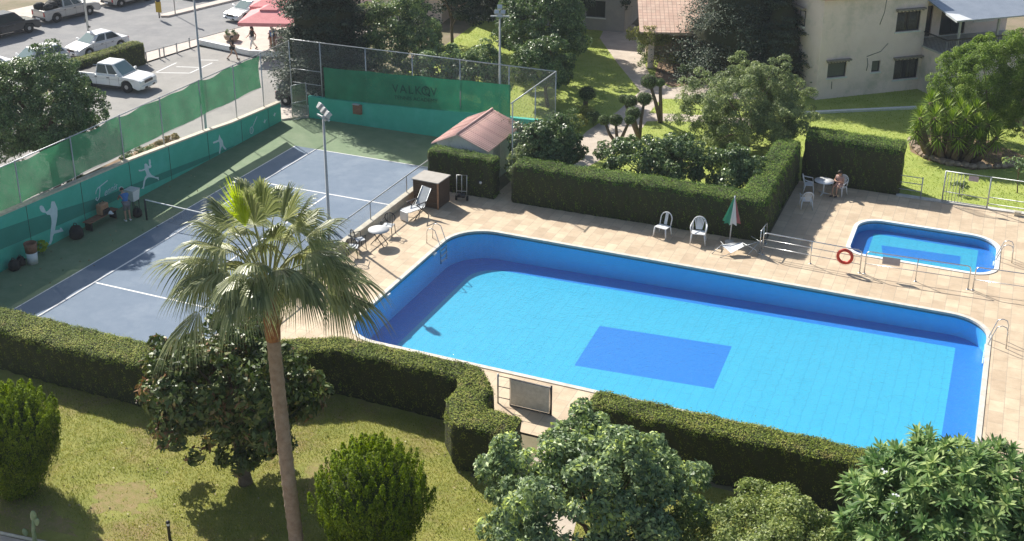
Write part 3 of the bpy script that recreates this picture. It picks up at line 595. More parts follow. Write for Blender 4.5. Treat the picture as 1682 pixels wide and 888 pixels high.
# ------------------------------------------------------------------ pools
def zf(x, y): return -1.45 + (x - 12.12) * .0215
def pool(name, label, poly, zf, dark_in, panel, wallm, wl):
    t = thing(name, label, 'swimming pool', (poly[0][0], poly[0][1], 0)); ox, oy = poly[0]
    lp = [(x - ox, y - oy) for x, y in poly]; n = len(lp)
    z_ = lambda x, y: zf(x + ox, y + oy)
    b = MB(); vs = []; fs = []
    for x, y in lp: vs += [(x, y, -.002), (x, y, z_(x, y))]
    for i in range(n): j = (i + 1) % n; fs.append((2 * j, 2 * i, 2 * i + 1, 2 * j + 1))
    b.add(vs, fs); b.obj('wall', wallm, t)
    inner = [(x - ox, y - oy) for x, y in dark_in]
    b = MB(); b.sheet(inner, 0, [[(x - ox, y - oy) for x, y in panel]], zf=z_); b.obj('floor', M['pool_floor'], t)
    b = MB(); b.sheet(lp, 0, [inner], zf=z_); b.obj('floor_border', M['pool_dark'], t)
    b = MB(); b.sheet([(x - ox, y - oy) for x, y in panel], 0, zf=z_); b.obj('floor_panel', M['pool_dark'], t)
    lip = offset(lp, -.03); outr = offset(lp, .16)
    b = MB(); k = len(lp)
    for i in range(k):
        j = (i + 1) % k
        q = [lip[i], lip[j], outr[j], outr[i]]
        b.add([(*q[0], .035), (*q[1], .035), (*q[2], .035), (*q[3], .035), (*q[0], -.06), (*q[1], -.06), (*q[2], .0), (*q[3], .0)], [(0, 3, 2, 1), (0, 1, 5, 4), (2, 3, 7, 6), (4, 5, 6, 7)])
    b.obj('coping', M['coping'] if name == 'swimming_pool' else M['whitetrim'], t)
    w_ = offset(lp, -.006); b = MB(); b.add([(x, y, z) for x, y in w_ for z in (-.005, -.15)], [(2 * ((i + 1) % n), 2 * i, 2 * i + 1, 2 * ((i + 1) % n) + 1) for i in range(n)]); b.obj('waterline_tiles', M['waterline'], t)
    b = MB(); b.sheet(offset(lp, -.008), wl); b.obj('water', M['water'], t)
    return t
pool('swimming_pool', 'large blue tiled swimming pool filling the centre of the terrace', POOL, zf, rrect(13.45, -17.0, 34.98, -7.55, [1.2, .05, .05, 1.3], 8), [(20.92, -14.6), (26.57, -14.3), (26.45, -10.75), (20.78, -11.05)], M['pool_wall'], -.10)
pool('paddling_pool', 'small blue children pool behind the steel barriers', BABY, lambda x, y: -.48, rrect(30.5, -1.35, 35.3, 1.75, .05, 2), [(31.2, -.62), (34.6, -.40), (34.58, .72), (31.0, .50)], M['pool_mid'], -.07)

# ------------------------------------------------------------------ clipped hedges
def hedge(name, label, pts, width, hts, lm, dens=420, ll=.07, group=None, rough=.06, sharp=.6):
    """pts: centre line, width per point, height per point; a twiggy body with small leaves all over it"""
    w_ = width if isinstance(width, (list, tuple)) else [width] * len(pts); h_ = hts if isinstance(hts, (list, tuple)) else [hts] * len(pts)
    base = Vector((*pts[0], 0)); P = [Vector((*p, 0)) - base for p in pts]
    cum = [0.]
    for a, c in zip(P, P[1:]): cum.append(cum[-1] + (c - a).length)
    N = max(4, int(cum[-1] / .16)); rows = []
    prof = [(-.46, 0), (-.5, .12), (-.5, .3), (-.5, .5), (-.5, .7), (-.5, .86), (-.47, .95), (-.40, .99), (-.25, 1), (-.08, 1), (.08, 1), (.25, 1), (.40, .99), (.47, .95), (.5, .86), (.5, .7), (.5, .5), (.5, .3), (.5, .12), (.46, 0)]
    for i in range(N + 1):
        s = cum[-1] * i / N; s = min(max(s, 1e-4), cum[-1] - 1e-4)
        k = max(j for j in range(len(P) - 1) if cum[j] <= s); f = (s - cum[k]) / (cum[k + 1] - cum[k])
        c = P[k].lerp(P[k + 1], f); tn = (P[k + 1] - P[k]).normalized()
        wd_ = min(.45, sharp / (cum[k + 1] - cum[k])); t0 = tn; bl = 0
        if k + 2 < len(P) and f > 1 - wd_: bl = (f - 1 + wd_) / (2 * wd_); o_ = (P[k + 2] - P[k + 1]).normalized(); tn = tn.lerp(o_, bl).normalized()
        elif k > 0 and f < wd_: bl = .5 - f / (2 * wd_); o_ = (P[k] - P[k - 1]).normalized(); tn = tn.lerp(o_, bl).normalized()
        mit = 1 / max(.6, tn.dot(t0)) if bl else 1
        n = Vector((tn.y, -tn.x, 0)); w = (w_[k] * (1 - f) + w_[k + 1] * f) * mit; h = h_[k] * (1 - f) + h_[k + 1] * f
        e = min(1, min(i, N - i) / 1.2 * .12 + .90)
        rows.append([c + n * (q * w * e) + Vector((0, 0, z * h * (1 - (1 - e) * .3) - .05)) for q, z in prof])
    m = len(prof); V = np.array(rows).reshape(-1, 3)
    ph = V * 2.1; dn = np.sin(ph[:, 0] * 1.7 + ph[:, 2]) * np.cos(ph[:, 1] * 1.9 + 1) * .5 + np.sin(ph[:, 0] * 4.1 + ph[:, 1] * 3.3 + ph[:, 2] * 3.7) * .5
    dn2 = np.sin(ph[:, 0] * .45 + 1.3) * np.sin(ph[:, 1] * .5 + ph[:, 2] * .3) + .6 * np.sin(ph[:, 0] * 9.1 + ph[:, 1] * 7.3) * np.cos(ph[:, 2] * 8.)
    V = V + np.column_stack([dn, np.roll(dn, 3), dn * .8]) * rough + np.column_stack([dn2, -dn2, dn2 * .9]) * rough * .8
    F = [(i * m + j, (i + 1) * m + j, (i + 1) * m + j + 1, i * m + j + 1) for i in range(N) for j in range(m - 1)]
    caps = []
    for i in (0, N):
        for j in range(m // 2 - 1): 
            q = (i * m + j, i * m + j + 1, i * m + m - 2 - j, i * m + m - 1 - j); caps.append(q if i == 0 else q[::-1])
    F = np.array(F + caps)
    t = thing(name, label, 'hedge', base, group=group)
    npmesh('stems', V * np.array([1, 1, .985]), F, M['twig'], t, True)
    A, B, C, D = (V[F[:, q]] for q in range(4)); cr = np.cross(C - A, D - B); ar = np.linalg.norm(cr, axis=1) * .5
    nn = unit(cr); cen = V.mean(0)
    k = rng.choice(len(F), int(ar.sum() * dens), p=ar / ar.sum()); u, v = rng.uniform(size=(2, len(k), 1))
    Q = (A[k] * (1 - u) + B[k] * u) * (1 - v) + (D[k] * (1 - u) + C[k] * u) * v
    n0 = nn[k]
    fl = np.where((n0[:, 2:] < -.2), -1, 1); n0 = n0 * fl
    out = (rng.exponential(.020, len(k)) + (rng.uniform(size=len(k)) < .02) * rng.exponential(.06, len(k)))[:, None]
    Q = Q + n0 * out
    ax = unit(n0 * .8 + np.array([0, 0, .6]))
    VV, FF = leafset(Q, n0 + np.array([0, 0, .25]), ll, ll * .33, axis=ax, jitter=.45)
    npmesh('leaves', VV, FF, lm, t)
    return t
hedge('clipped_hedge', 'long near hedge left of the pool gate, turning back toward the lawn', [(-6, -24.75), (8.2, -24.75), (14.2, -21.45), (19.5, -21.45), (20.05, -22.2), (20.05, -23.1), (20.55, -23.7), (22.1, -23.6)], [1.6, 1.6, 1.05, 1.05, 1.2, 1.35, 1.45, 1.3], [1.78, 1.78, 1.9, 1.92, 1.9, 1.82, 1.75, 1.65], G_['hedge_near'], 900, .060)
hedge('clipped_hedge', 'near hedge along the pool edge, right of the pool gate, behind the front trees', [(23.9, -21.25), (40, -21.15)], 1.15, [1.88, 1.92], G_['hedge_near'], 900, .060)
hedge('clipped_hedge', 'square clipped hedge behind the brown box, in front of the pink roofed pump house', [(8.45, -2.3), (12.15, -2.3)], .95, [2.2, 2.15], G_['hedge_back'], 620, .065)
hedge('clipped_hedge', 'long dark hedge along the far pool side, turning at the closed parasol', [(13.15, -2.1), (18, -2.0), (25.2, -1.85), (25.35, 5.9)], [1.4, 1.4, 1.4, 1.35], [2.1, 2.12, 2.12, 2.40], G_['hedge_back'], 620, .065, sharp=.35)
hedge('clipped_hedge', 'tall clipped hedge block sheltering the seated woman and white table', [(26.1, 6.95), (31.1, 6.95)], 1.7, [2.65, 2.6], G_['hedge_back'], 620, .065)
hedge('clipped_hedge', 'car park hedge between the white pickup and the two parked white cars', [(-21.6, 3.0), (-20.45, 10.2)], 1.2, [1.5, 1.55], G_['hedge_near'], 380, .08)

# ------------------------------------------------------------------ palm
def palm():
    t = thing('fan_palm', 'tall fan palm in the foreground with ringed trunk and drooping fronds', 'palm tree', (18.25, -30.7, 0))
    top = Vector((-.50, .2, 9.05))
    n = 100; pts = []; rs = []
    for i in range(n + 1):
        f = i / n; p = Vector((top.x * (f + .12 * math.sin(f * PI)), top.y * f, 9.05 * f))
        pts.append(p); rs.append((.215 - .035 * f) * (1 + (.075 if i % 4 == 0 else -.02) + random.uniform(-.012, .012)) * (1.25 if i == 0 else 1))
    b = MB(); b.tube(pts, rs, 14); b.obj('trunk', M['palmbark'], t)
    b = MB(); b.tube([pts[-19], pts[-12], pts[-5], top, top + Vector((0, 0, .25))], [.20, .235, .26, .22, .12], 12)
    for k in range(60):
        a = random.uniform(0, 2 * PI); z = random.uniform(-1.4, .1); r = .22
        p = top + Vector((math.cos(a) * r, math.sin(a) * r, z)); b.tube([p, p + Vector((math.cos(a) * .10, math.sin(a) * .10, .22))], [.035, .012], 4)
    b.obj('leaf_bases', M['fibre'], t)
    def frond(az, el, plen, fr, droop, m, spread=2.5, nseg=44, name='frond', lab=None, flat=None):
        d = Vector((math.cos(az) * math.cos(el), math.sin(az) * math.cos(el), math.sin(el))); s = top + Vector((math.cos(az) * .12, math.sin(az) * .12, .05))
        pt = [s + d * plen * f - Vector((0, 0, droop * .5 * (plen * f) ** 2 * .35)) for f in np.linspace(0, 1, 6)]
        hub = pt[-1]; ax = (pt[-1] - pt[-2]).normalized(); side = ax.cross(Vector((0, 0, 1)))
        side = side.normalized() if side.length > .05 else Vector((1, 0, 0))
        if flat is not None: side = (flat - ax * flat.dot(ax)).normalized()
        up = side.cross(ax).normalized()
        b = MB(); b.tube(pt, [.028, .025, .022, .02, .018, .014], 5, mi=0)
        vs = []; fs = []
        for i in range(nseg):
            w = (i / (nseg - 1) - .5) * spread; q_ = 1 - abs(w) / (spread / 2); L = fr * (.72 + .12 * q_) * random.uniform(.9, 1.06); off = (ax - Vector((0, 0, .35 * droop * q_))) * fr * .42 * q_
            dr = (ax * math.cos(w) + side * math.sin(w) + up * (.16 * math.cos(w * 2) - .08 + random.uniform(-.06, .06))).normalized()
            wdh = L * math.sin(spread / nseg) * .60
            cs = up.cross(dr).normalized(); p0 = hub.copy(); prev = None; rows = []
            for f in (0, .2, .40, .64, .84, 1.0):
                g = droop * (max(0, f - .22) ** 1.5) * L * (.85 + .35 * abs(w))
                hh = off * min(1, f * 2.2 + .12) + dr * (L * f * (1 - .25 * droop * max(0, f - .4))) - Vector((0, 0, g))
                ww = wdh * (f * 1.8 if f <= .41 else (1.0 - f) * 1.15 + .012)
                fold = up * (.25 * ww * (1 if i % 2 else -1))
                rows.append((hub + hh - cs * ww, hub + hh + fold, hub + hh + cs * ww))
            k0 = len(vs)
            for r_ in rows: vs += list(r_)
            for q in range(5):
                a = k0 + 3 * q; fs += [(a, a + 1, a + 4, a + 3), (a + 1, a + 2, a + 5, a + 4)]
        b.add(vs, fs, 1)
        o = b.obj(name, [M_stalk, m], t)
        if lab: o['label'] = lab
    ga = 2.39996
    for i in range(46):
        f = i / 45; el = R(82 - 68 * f + random.uniform(-6, 6)); az = i * ga + random.uniform(-.2, .2)
        if math.cos(az - R(-56)) > .5: el = max(el, R(56))
        frond(az, el, random.uniform(1.5, 2.1) + 1.9 * max(0, math.sin(el) - .6), random.uniform(1.35, 1.75), .60 + .60 * f ** .7 + random.uniform(-.15, .15), G_['palm'])
    frond(R(255), R(76), 1.95, 1.45, .05, G_['spear'], 1.0, 28, flat=Vector((.92, .39, 0)), lab='young yellow green frond standing upright')
    b = MB(); p = pts[2] + Vector((-.02, -.23, .28)); b.box((p.x - .09, p.y - .06, p.z - .07), (p.x + .07, p.y + .02, p.z + .09)); b.obj('junction_box', M['white'], t, .01)
    b = MB(); b.tube([pts[0] + Vector((-.13, -.2, 0)), pts[1] + Vector((-.13, -.2, .1)), p + Vector((-.05, 0, -.05))], .012, 5); b.obj('cable', M['white'], t)
M_core = mat('shrub_core', (.05, .075, .012), .95, (.075, .10, .018), 8., bump=.6)
M_stalk = mat('palm_stalk', (.20, .22, .07), .5, (.30, .30, .12), 6.)
palm()

# ------------------------------------------------------------------ foreground trees
# rubber tree: whorls of big glossy leaves, reddish new tips
t = tree('rubber_tree', 'dense glossy leaved tree behind the palm trunk with reddish new tips', 'tree', (14.35, -27.8, 0), (13.9, -27.6, 3.25), (2.85, 2.3, 2.1), G_['ficus'], nclump=300, per=56, rc=.38, ln=.27, wd=.06, r0=.2, k=16, inner=.35, upb=.5, jitter=.5, low=-.75, cup=.1)
P, N, C = crown_points((.15, -.1, 1.35), (1.15, 1.1, .9), 36, 34, .33, -.8, .3); P[:, 2] = np.maximum(P[:, 2], .3)
V, F = leafset(P, N, .25, .055, jitter=.5); npmesh('lower_foliage', V, F, G_['ficus'], t)
def arbor(label, base, h, r, skew=(0, 0)):
    t = thing('conical_shrub', label, 'shrub', base, group='golden conical shrubs on the front lawn')
    n = 300; P_ = []; A_ = []; N_ = []
    prof = lambda f: r * (math.sin(min(1, (f + .10) * 1.25) * PI * .5) if f < .62 else math.cos(((f - .62) / .38) ** 1.25 * PI * .5 * .96)) 
    for i in range(n):
        f = ((i + .5) / n) ** .9 * .97; a = i * 2.39996; rr = prof(f) * random.uniform(.84, 1.06) * (1 + .07 * math.sin(3 * a + base[0]) + .05 * math.sin(7 * a + 9 * f)); z = f * h
        c = np.array([math.cos(a) * rr, math.sin(a) * rr, z]); o = np.array([math.cos(a), math.sin(a), .15])
        m = 190; L = random.uniform(.6, 1.05) * (1 - .3 * f)
        s = rng.uniform(-.5, .55, m)[:, None]; rad = .125 * (1 - (s + .1) * 1.1).clip(.08) 
        q = c + np.array([0, 0, 1]) * s * L + o * (.12 * s) + unit(rng.normal(size=(m, 3))) * rad * np.array([1, 1, .8])
        P_.append(q); N_.append(unit(q - c * np.array([.8, .8, 1]) + o * .1)); A_.append(np.tile(np.array([0, 0, 1]) + o * .35, (m, 1)))
    P = np.vstack(P_); P[:, 2] = np.maximum(P[:, 2], .03)
    V, F = leafset(P, np.vstack(N_), .085, .02, axis=np.vstack(A_), jitter=.5); npmesh('foliage', V, F, G_['arbor'], t)
    b = MB(); k = 10; b.lathe([(max(.03, prof(i / k) * .80), i / k * h * .93 + .02) for i in range(k + 1)], 14); b.obj('stems', M_core, t)
arbor('golden green cone shrub standing right of the palm trunk', (20.0, -29.4, 0), 3.75, 1.62)
arbor('golden green rounded shrub at the left edge of the lawn', (7.95, -31.0, 0), 3.6, 1.45)
tree('citrus_tree', 'grey green fruit tree in front of the pool gate with pale new shoots', 'tree', (26.5, -28.2, 0), (26.5, -28.0, 2.7), (2.85, 2.6, 2.15), G_['citrus'], nclump=290, per=160, rc=.42, ln=.175, wd=.044, r0=.15, k=30, inner=.5, low=-.6, lump=.36)
tree('olive_tree', 'small leaved rounded tree between citrus tree and long leaved tree', 'tree', (31.5, -28.0, 0), (31.4, -28.0, 2.1), (2.3, 2.2, 1.75), G_['olive'], nclump=220, per=260, rc=.42, ln=.10, wd=.027, r0=.15, k=20, inner=.5, lump=.4)
# frangipani-like tree: rosettes of long strap leaves at branch tips
def rosette_tree(name, label, base, c, rad, nros, lm, L=.36, wd=.038, per=20, up=.55, r0=.14, flowers=True):
    t = thing(name, label, 'tree', base); c = np.array(c) - np.array(base); rad = np.array(rad)
    D = ellip_dirs(nros, -.35); f = rng.uniform(.45, 1, nros) ** .5; f[: nros // 3] *= rng.uniform(.55, .85, nros // 3); C = c + D * rad * f[:, None]; vs = []; n = 0
    for i in range(nros):
        axd = unit(D[i] * 1.0 + np.array([0, 0, .75])); x = unit(np.cross(axd, [.3, .2, 1.])); y = np.cross(axd, x)
        for k in range(per):
            a = k * 2.39996 + i; e = R(68 - 75 * k / per); d = axd * math.sin(e) + (x * math.cos(a) + y * math.sin(a)) * math.cos(e)
            s = -x * math.sin(a) + y * math.cos(a); l = L * random.uniform(.75, 1.15); w = wd * random.uniform(.8, 1.15); p = C[i]
            g = np.array([0, 0, -1.]) * l * .18
            m1 = p + d * l * .33; m2 = p + d * l * .68 + g * .35; tip = p + d * l + g
            vs.append([p, m1 + s * w, m2 + s * w * .85, tip, m2 - s * w * .85, m1 - s * w])
    V = np.array(vs).reshape(-1, 3); F = np.arange(len(V)).reshape(-1, 6)
    npmesh('crown', V, F, lm, t)
    b = MB(); limbs(b, (0, 0, 0), C, r0, 36, c * np.array([.5, .5, .6])); b.obj('trunk', M['bark'], t)
    if flowers:
        b = MB()
        for i in rng.permutation(nros)[:26]:
            p = C[i] + D[i] * .12 + np.array([0, 0, .12])
            for k in range(4):
                q = p + rng.normal(size=3) * .05; b.add([q + np.array([.035, 0, 0]), q + np.array([0, .035, .01]), q - np.array([.035, 0, 0]), q - np.array([0, .035, .01])], [(0, 1, 2, 3)])
        b.obj('blossoms', M['white'], t)
    return t
rosette_tree('frangipani_tree', 'big tree of long leaved rosettes hiding the near right pool corner', (35.6, -27.6, 0), (35.7, -27.3, 4.0), (2.95, 2.7, 2.7), 1150, G_['oleander'])

# small things on the front lawn
t = thing('garden_light', 'short dark bollard light on the front lawn below the dark tree', 'garden light', (13.9, -31.1, -.02))
part('post', M['dark'], t, lambda b: b.lathe([(.05, 0), (.05, .50), (.06, .51)], 12))
part('lamp_glass', M['white'], t, lambda b: b.lathe([(.048, .512), (.048, .60)], 12))
part('cap', M['dark'], t, lambda b: b.lathe([(.065, .602), (.065, .65), (.02, .68)], 12))
t = thing('cactus', 'pale green prickly pear with flat pads beside the bottom left path', 'cactus', (10.35, -32.9, 0))
def pad(b, c, rx, rz, tilt, az):
    T = Matrix.Translation(c) @ Matrix.Rotation(az, 4, 'Z') @ Matrix.Rotation(tilt, 4, 'Y') @ Matrix.Diagonal((rx, .05, rz, 1))
    b.lathe([(math.sin(a) * 1.0, 1 - math.cos(a)) for a in np.linspace(.05, PI - .05, 10)], 14, T=T)
b = MB(); b.tube([(0, 0, -.05), (.02, 0, .5), (.10, 0, .95)], [.07, .06, .05], 8); pad(b, (.10, 0, .82), .11, .22, R(4), .2); pad(b, (.16, 0, .75), .09, .17, R(28), -.2); pad(b, (-.42, .1, .1), .08, .14, R(-10), .4); b.obj('pads', M['cactus'], t)
def scatter(name, label, cat, n, fn, size, m):
    P = np.array([fn() for _ in range(n)]); V, F = leafset(P, np.tile([0, 0, 1.], (n, 1)), size, size * .4, jitter=.5)
    o = npmesh(name, V, F, m); tag(o, label, cat, kind='stuff')
def lawnpt():
    while True:
        p = (random.uniform(9, 25), random.uniform(-32, -23.5))
        if inside(NLg, np.array([p]))[0]: return (p[0], p[1], .02)
scatter('leaves', 'pale fallen leaves scattered on the front lawn', 'leaves', 320, lawnpt, .09, G_['dead'])
scatter('leaves', 'pale litter and leaves on the shaded court edge', 'leaves', 60, lambda: (random.uniform(-4.3, -1), random.uniform(-20, -6), .02), .10, G_['dead'])

# ------------------------------------------------------------------ trees and shrubs of the far garden
def conif(name, label, base, h, r, lm, levels=16, per=11, leaves=150, ln=.10, pw=.75):
    t = thing(name, label, 'tree', base); P = []; N = []; b = MB(); b.tube([(0, 0, -.1), (0, 0, h * .5), (0, 0, h * .97)], [.22, .14, .03], 9)
    for i in range(levels):
        f = (i + .5) / levels; z = h * (.10 + .88 * f); rr = r * (1 - f) ** pw * random.uniform(.8, 1.1)
        for k in range(max(4, int(per * (1 - f * .5)))):
            a = 2 * PI * k / per + i * 1.3 + random.uniform(-.2, .2); L = rr * random.uniform(.75, 1.12)
            d = np.array([math.cos(a), math.sin(a), -.18]); e = np.array([0, 0, z]) + d * L
            b.tube([(0, 0, z), tuple(e)], [.035, .008], 4)
            s = rng.uniform(.15, 1.0, leaves)[:, None]; w = (.13 + .16 * L * (1 - np.abs(s - .55)))
            q = np.array([0, 0, z]) + d * L * s + rng.normal(size=(leaves, 3)) * np.array([1, 1, .32]) * w * .75 + np.array([0, 0, .1]) * s * s
            P.append(q); N.append(np.tile([0, 0, 1.], (leaves, 1)) + d * .4)
    P = np.vstack(P); P[:, 2] = np.maximum(P[:, 2], .1)
    V, F = leafset(P, np.vstack(N), ln, ln * .28, jitter=.5); npmesh('crown', V, F, lm, t); b.obj('trunk', M['bark'], t)
    c = MB(); c.lathe([(max(.05, r * .62 * (1 - i / 12) ** pw * (1 + .12 * math.sin(i * 4))), h * (.12 + .82 * i / 12)) for i in range(13)], 12); c.obj('shadow_core', M['twig'], t)  # solid cone added inside the crown to block sunlight and deepen its cast shadow
conif('conifer_tree', 'dark layered conifer behind the far left corner of the court fence', (-4.4, 8.6, 0), 12.3, 3.5, G_['conifer'], 24, 12, 560, .18, .36)
conif('conifer_tree', 'broad dark conifer between pergola and cream house', (18.6, 24.4, 0), 12.0, 5.6, G_['conifer'], 20, 13, 430, .17)
conif('conifer_tree', 'dark conifer growing close to the cream house wall', (21.6, 22.4, 0), 7.5, 2.6, G_['conifer'], 15, 10, 320, .16)
GT = 'trees in the garden behind the court'
tree('garden_tree', 'mottled green tree rising above the fence behind the banner left half', 'tree', (-.4, 11.5, 0), (-.3, 11.3, 3.3), (2.8, 2.2, 3.1), G_['garden'], 200, 130, .5, .17, .05, group=GT)
tree('garden_tree', 'low pale green tree right behind the banner lettering', 'tree', (3.3, 9.6, 0), (3.3, 9.6, 2.1), (2.1, 1.5, 2.0), G_['citrus'], 110, 120, .42, .17, .05, group=GT)
tree('garden_tree', 'light green bushy tree left of the far flood light pole', 'tree', (6.0, 9.4, 0), (6.0, 9.4, 2.2), (1.7, 1.3, 2.0), G_['garden'], 110, 120, .42, .17, .05, group=GT)
tree('garden_tree', 'large dark green tree on the bright lawn right of the flood light pole', 'tree', (7.9, 17.0, 0), (7.3, 16.6, 3.9), (3.0, 2.4, 3.2), G_['bushdark'], 240, 120, .5, .17, .055, group=GT)
tree('garden_tree', 'smaller dark tree behind the fence corner, in front of the large dark tree', 'tree', (9.2, 12.4, 0), (9.0, 12.4, 2.5), (1.65, 1.4, 1.9), G_['bushdark'], 120, 110, .4, .16, .05, group=GT)
tree('garden_tree', 'tall dark tree in shade left of the pergola path', 'tree', (4.2, 24.5, 0), (4.2, 24.5, 4.6), (3.6, 2.6, 4.4), G_['bgdark'], 190, 120, .6, .2, .06, group=GT)
tree('garden_tree', 'dark tree at the top edge beside the tiled pergola', 'tree', (9.2, 34.5, 0), (9.2, 34.5, 4.6), (4.2, 2.6, 4.4), G_['bgdark'], 190, 120, .6, .2, .06, group=GT)
tree('garden_tree', 'shaded tree between the pink roof and grey house', 'tree', (-2.2, 22.5, 0), (-2.2, 22.5, 4.4), (3.5, 2.4, 4.2), G_['bgdark'], 190, 120, .6, .2, .06, group=GT)
tree('garden_tree', 'shaded tree in front of the dark house at the top', 'tree', (1.0, 27.0, 0), (1.0, 27.0, 4.4), (3.2, 2.2, 4.2), G_['bgdark'], 180, 120, .6, .2, .06, group=GT)
tree('garden_tree', 'dark tree behind the pergola roof', 'tree', (15.2, 33.5, 0), (15.2, 33.5, 4.5), (3.8, 2.8, 3.4), G_['bgdark'], 170, 110, .6, .2, .06, group=GT)
tree('feathery_tree', 'pale feathery tree behind the far hedge in front of the cream house', 'tree', (22.6, 8.8, 0), (22.7, 8.9, 2.45), (3.4, 2.6, 2.75), G_['willow'], 420, 170, .40, .16, .024, r0=.12, k=24, low=-.85, lump=.4)
tree('round_shrub', 'dark glossy shrub behind the left end of the far hedge', 'shrub', (13.75, 1.0, 0), (13.75, .9, 1.75), (1.7, 1.4, 1.55), G_['bushdark'], 170, 120, .36, .15, .05, r0=.08)
tree('round_shrub', 'dark glossy shrub behind the middle of the far hedge', 'shrub', (18.6, 2.0, 0), (18.6, 1.8, 1.45), (2.1, 1.6, 1.25), G_['bushdark'], 110, 95, .36, .15, .05, r0=.08)
tree('round_shrub', 'dark upright shrub right of the topiary, behind the far hedge', 'shrub', (20.7, 1.8, 0), (20.6, 1.6, 1.75), (1.3, 1.3, 1.6), G_['bushdark'], 80, 95, .36, .15, .05, r0=.08)
tree('round_shrub', 'dark shrub behind the hedge corner above the striped parasol', 'shrub', (23.5, 1.9, 0), (23.6, 1.7, 1.65), (1.5, 1.3, 1.3), G_['bushdark'], 90, 95, .36, .15, .05, r0=.08)
tree('round_shrub', 'grey green shrub touching the pump house corner fence', 'shrub', (13.1, 5.2, 0), (13.1, 5.2, 1.5), (.85, .8, 1.1), G_['topiary'], 50, 80, .3, .10, .035, r0=.06)
tree('round_shrub', 'light green shrub beside the pump house door', 'shrub', (12.8, -.9, 0), (12.85, -.5, 1.35), (.55, 1.0, 1.0), G_['willow'], 50, 70, .3, .12, .04, r0=.05)
tree('street_tree', 'leafy dark tree beside the parking lot, overhanging the court fence', 'tree', (-8.9, -10.7, 0), (-8.7, -11.3, 4.6), (2.9, 2.6, 2.9), G_['bushdark'], 430, 160, .46, .13, .04, r0=.2, k=18, low=-.85)
tree('round_shrub', 'low dark shrub in the planter along the mural wall', 'shrub', (-5.3, -8.6, 1.5), (-5.3, -8.6, 1.75), (.5, 1.2, .45), G_['bushdark'], 30, 60, .25, .10, .035, r0=.03)
tree('round_shrub', 'low brown shrub in the planter near the light pole', 'shrub', (-5.2, -6.2, 1.4), (-5.2, -6.2, 1.7), (.4, .8, .35), G_['beige'], 24, 60, .22, .10, .035, r0=.03)
tree('round_shrub', 'shrub with dark leaves in the planter at the left', 'shrub', (-5.5, -13.6, 1.5), (-5.5, -13.6, 1.8), (.5, 1.6, .5), G_['bushdark'], 36, 60, .25, .10, .035, r0=.03)
tree('round_bush', 'big round clipped bush in front of the veranda', 'shrub', (34.8, 16.0, 0), (34.7, 16.0, 3.5), (2.6, 2.3, 2.85), G_['fine'], 560, 190, .38, .11, .024, r0=.08, k=3, inner=.6, low=-.85, upb=.7, lump=.28)
tree('dry_shrub', 'pale dry shrub at the right edge beside the round bush', 'shrub', (37.4, 14.5, 0), (37.4, 14.5, 2.5), (.9, 1.0, 2.2), G_['beige'], 60, 70, .32, .11, .03, r0=.08)
def golden(label, x, y, z, r):
    tree('golden_bush', label, 'bush', (x, y, 0), (x, y, z), (r, r, r * .85), G_['yellow'], 24, 70, r * .5, .09, .03, r0=.03, k=5, group='pale golden bushes by the path')
golden('larger pale golden bush behind the others by the path', 12.46, 10.5, .62, .45)
golden('front pale golden bush closest to the hedge', 12.5, 9.0, .52, .42)
tree('round_shrub', 'small dark bush right of the pale golden bushes', 'bush', (13.0, 10.3, 0), (13.0, 10.3, .42), (.38, .38, .38), G_['topiary'], 24, 70, .2, .09, .03, r0=.03)
tree('round_shrub', 'small grey bush on a short stem in the pergola flower bed', 'bush', (15.7, 21.4, 0), (15.7, 21.4, .75), (.42, .4, .36), G_['topiary'], 24, 70, .2, .09, .03, r0=.05)
tree('round_shrub', 'sparse reddish bush at the foot of the pergola post', 'bush', (13.6, 22.6, 0), (13.6, 22.6, .6), (.6, .5, .6), G_['beige'], 24, 34, .3, .09, .03, r0=.03)
# topiary: leaning stems carrying clipped balls
def topiary(label, base, balls, r0=.12):
    t = thing('topiary_tree', label, 'topiary', base, group='ball topiary trees along the path')
    b = MB(); B0 = Vector(base)
    for x, y, z, r in balls:
        e = Vector((x, y, z)) - B0; m = e * .5 + Vector((random.uniform(-.08, .08), random.uniform(-.08, .08), -.1)); b.tube([(0, 0, -.05), m, e], [r0, r0 * .8, r0 * .6], 8)
        n = 900; D = unit(rng.normal(size=(n, 3))); P = np.array(e) + D * np.array([r, r, r * .82]) * rng.uniform(.86, 1.04, n)[:, None]
        V, F = leafset(P, D, .08, .026, jitter=.5); npmesh('leaf_ball', V, F, G_['topiary'], t)
        s = MB(); s.lathe([(max(.02, r * .86 * math.sin(a)), -r * .7 * math.cos(a)) for a in np.linspace(.02, PI - .02, 8)], 12, c=e); s.obj('twig_core', M['twig'], t)
    b.obj('trunk', M['bark'], t)
topiary('tallest topiary, two balls on a forked leaning trunk', (16.55, 12.4, 0), [(15.72, 12.4, 2.46, .52), (16.4, 12.4, 2.47, .30)], .15)
topiary('topiary of four stacked balls in the middle of the group', (16.3, 8.9, 0), [(16.33, 9.5, 2.3, .46), (15.54, 9.4, 2.1, .42), (15.05, 9.6, 2.1, .33), (15.98, 8.5, 1.68, .45)])
topiary('low forked topiary with balls at left, its trunk showing above the hedge', (15.45, 7.5, 0), [(15.23, 7.6, 1.46, .40), (14.54, 7.6, 1.36, .36), (16.1, 7.5, 1.62, .31)])
topiary('mushroom shaped topiary on a thick short trunk out on the lawn', (11.55, 13.0, 0), [(11.6, 13.0, 1.0, .58)], .2)
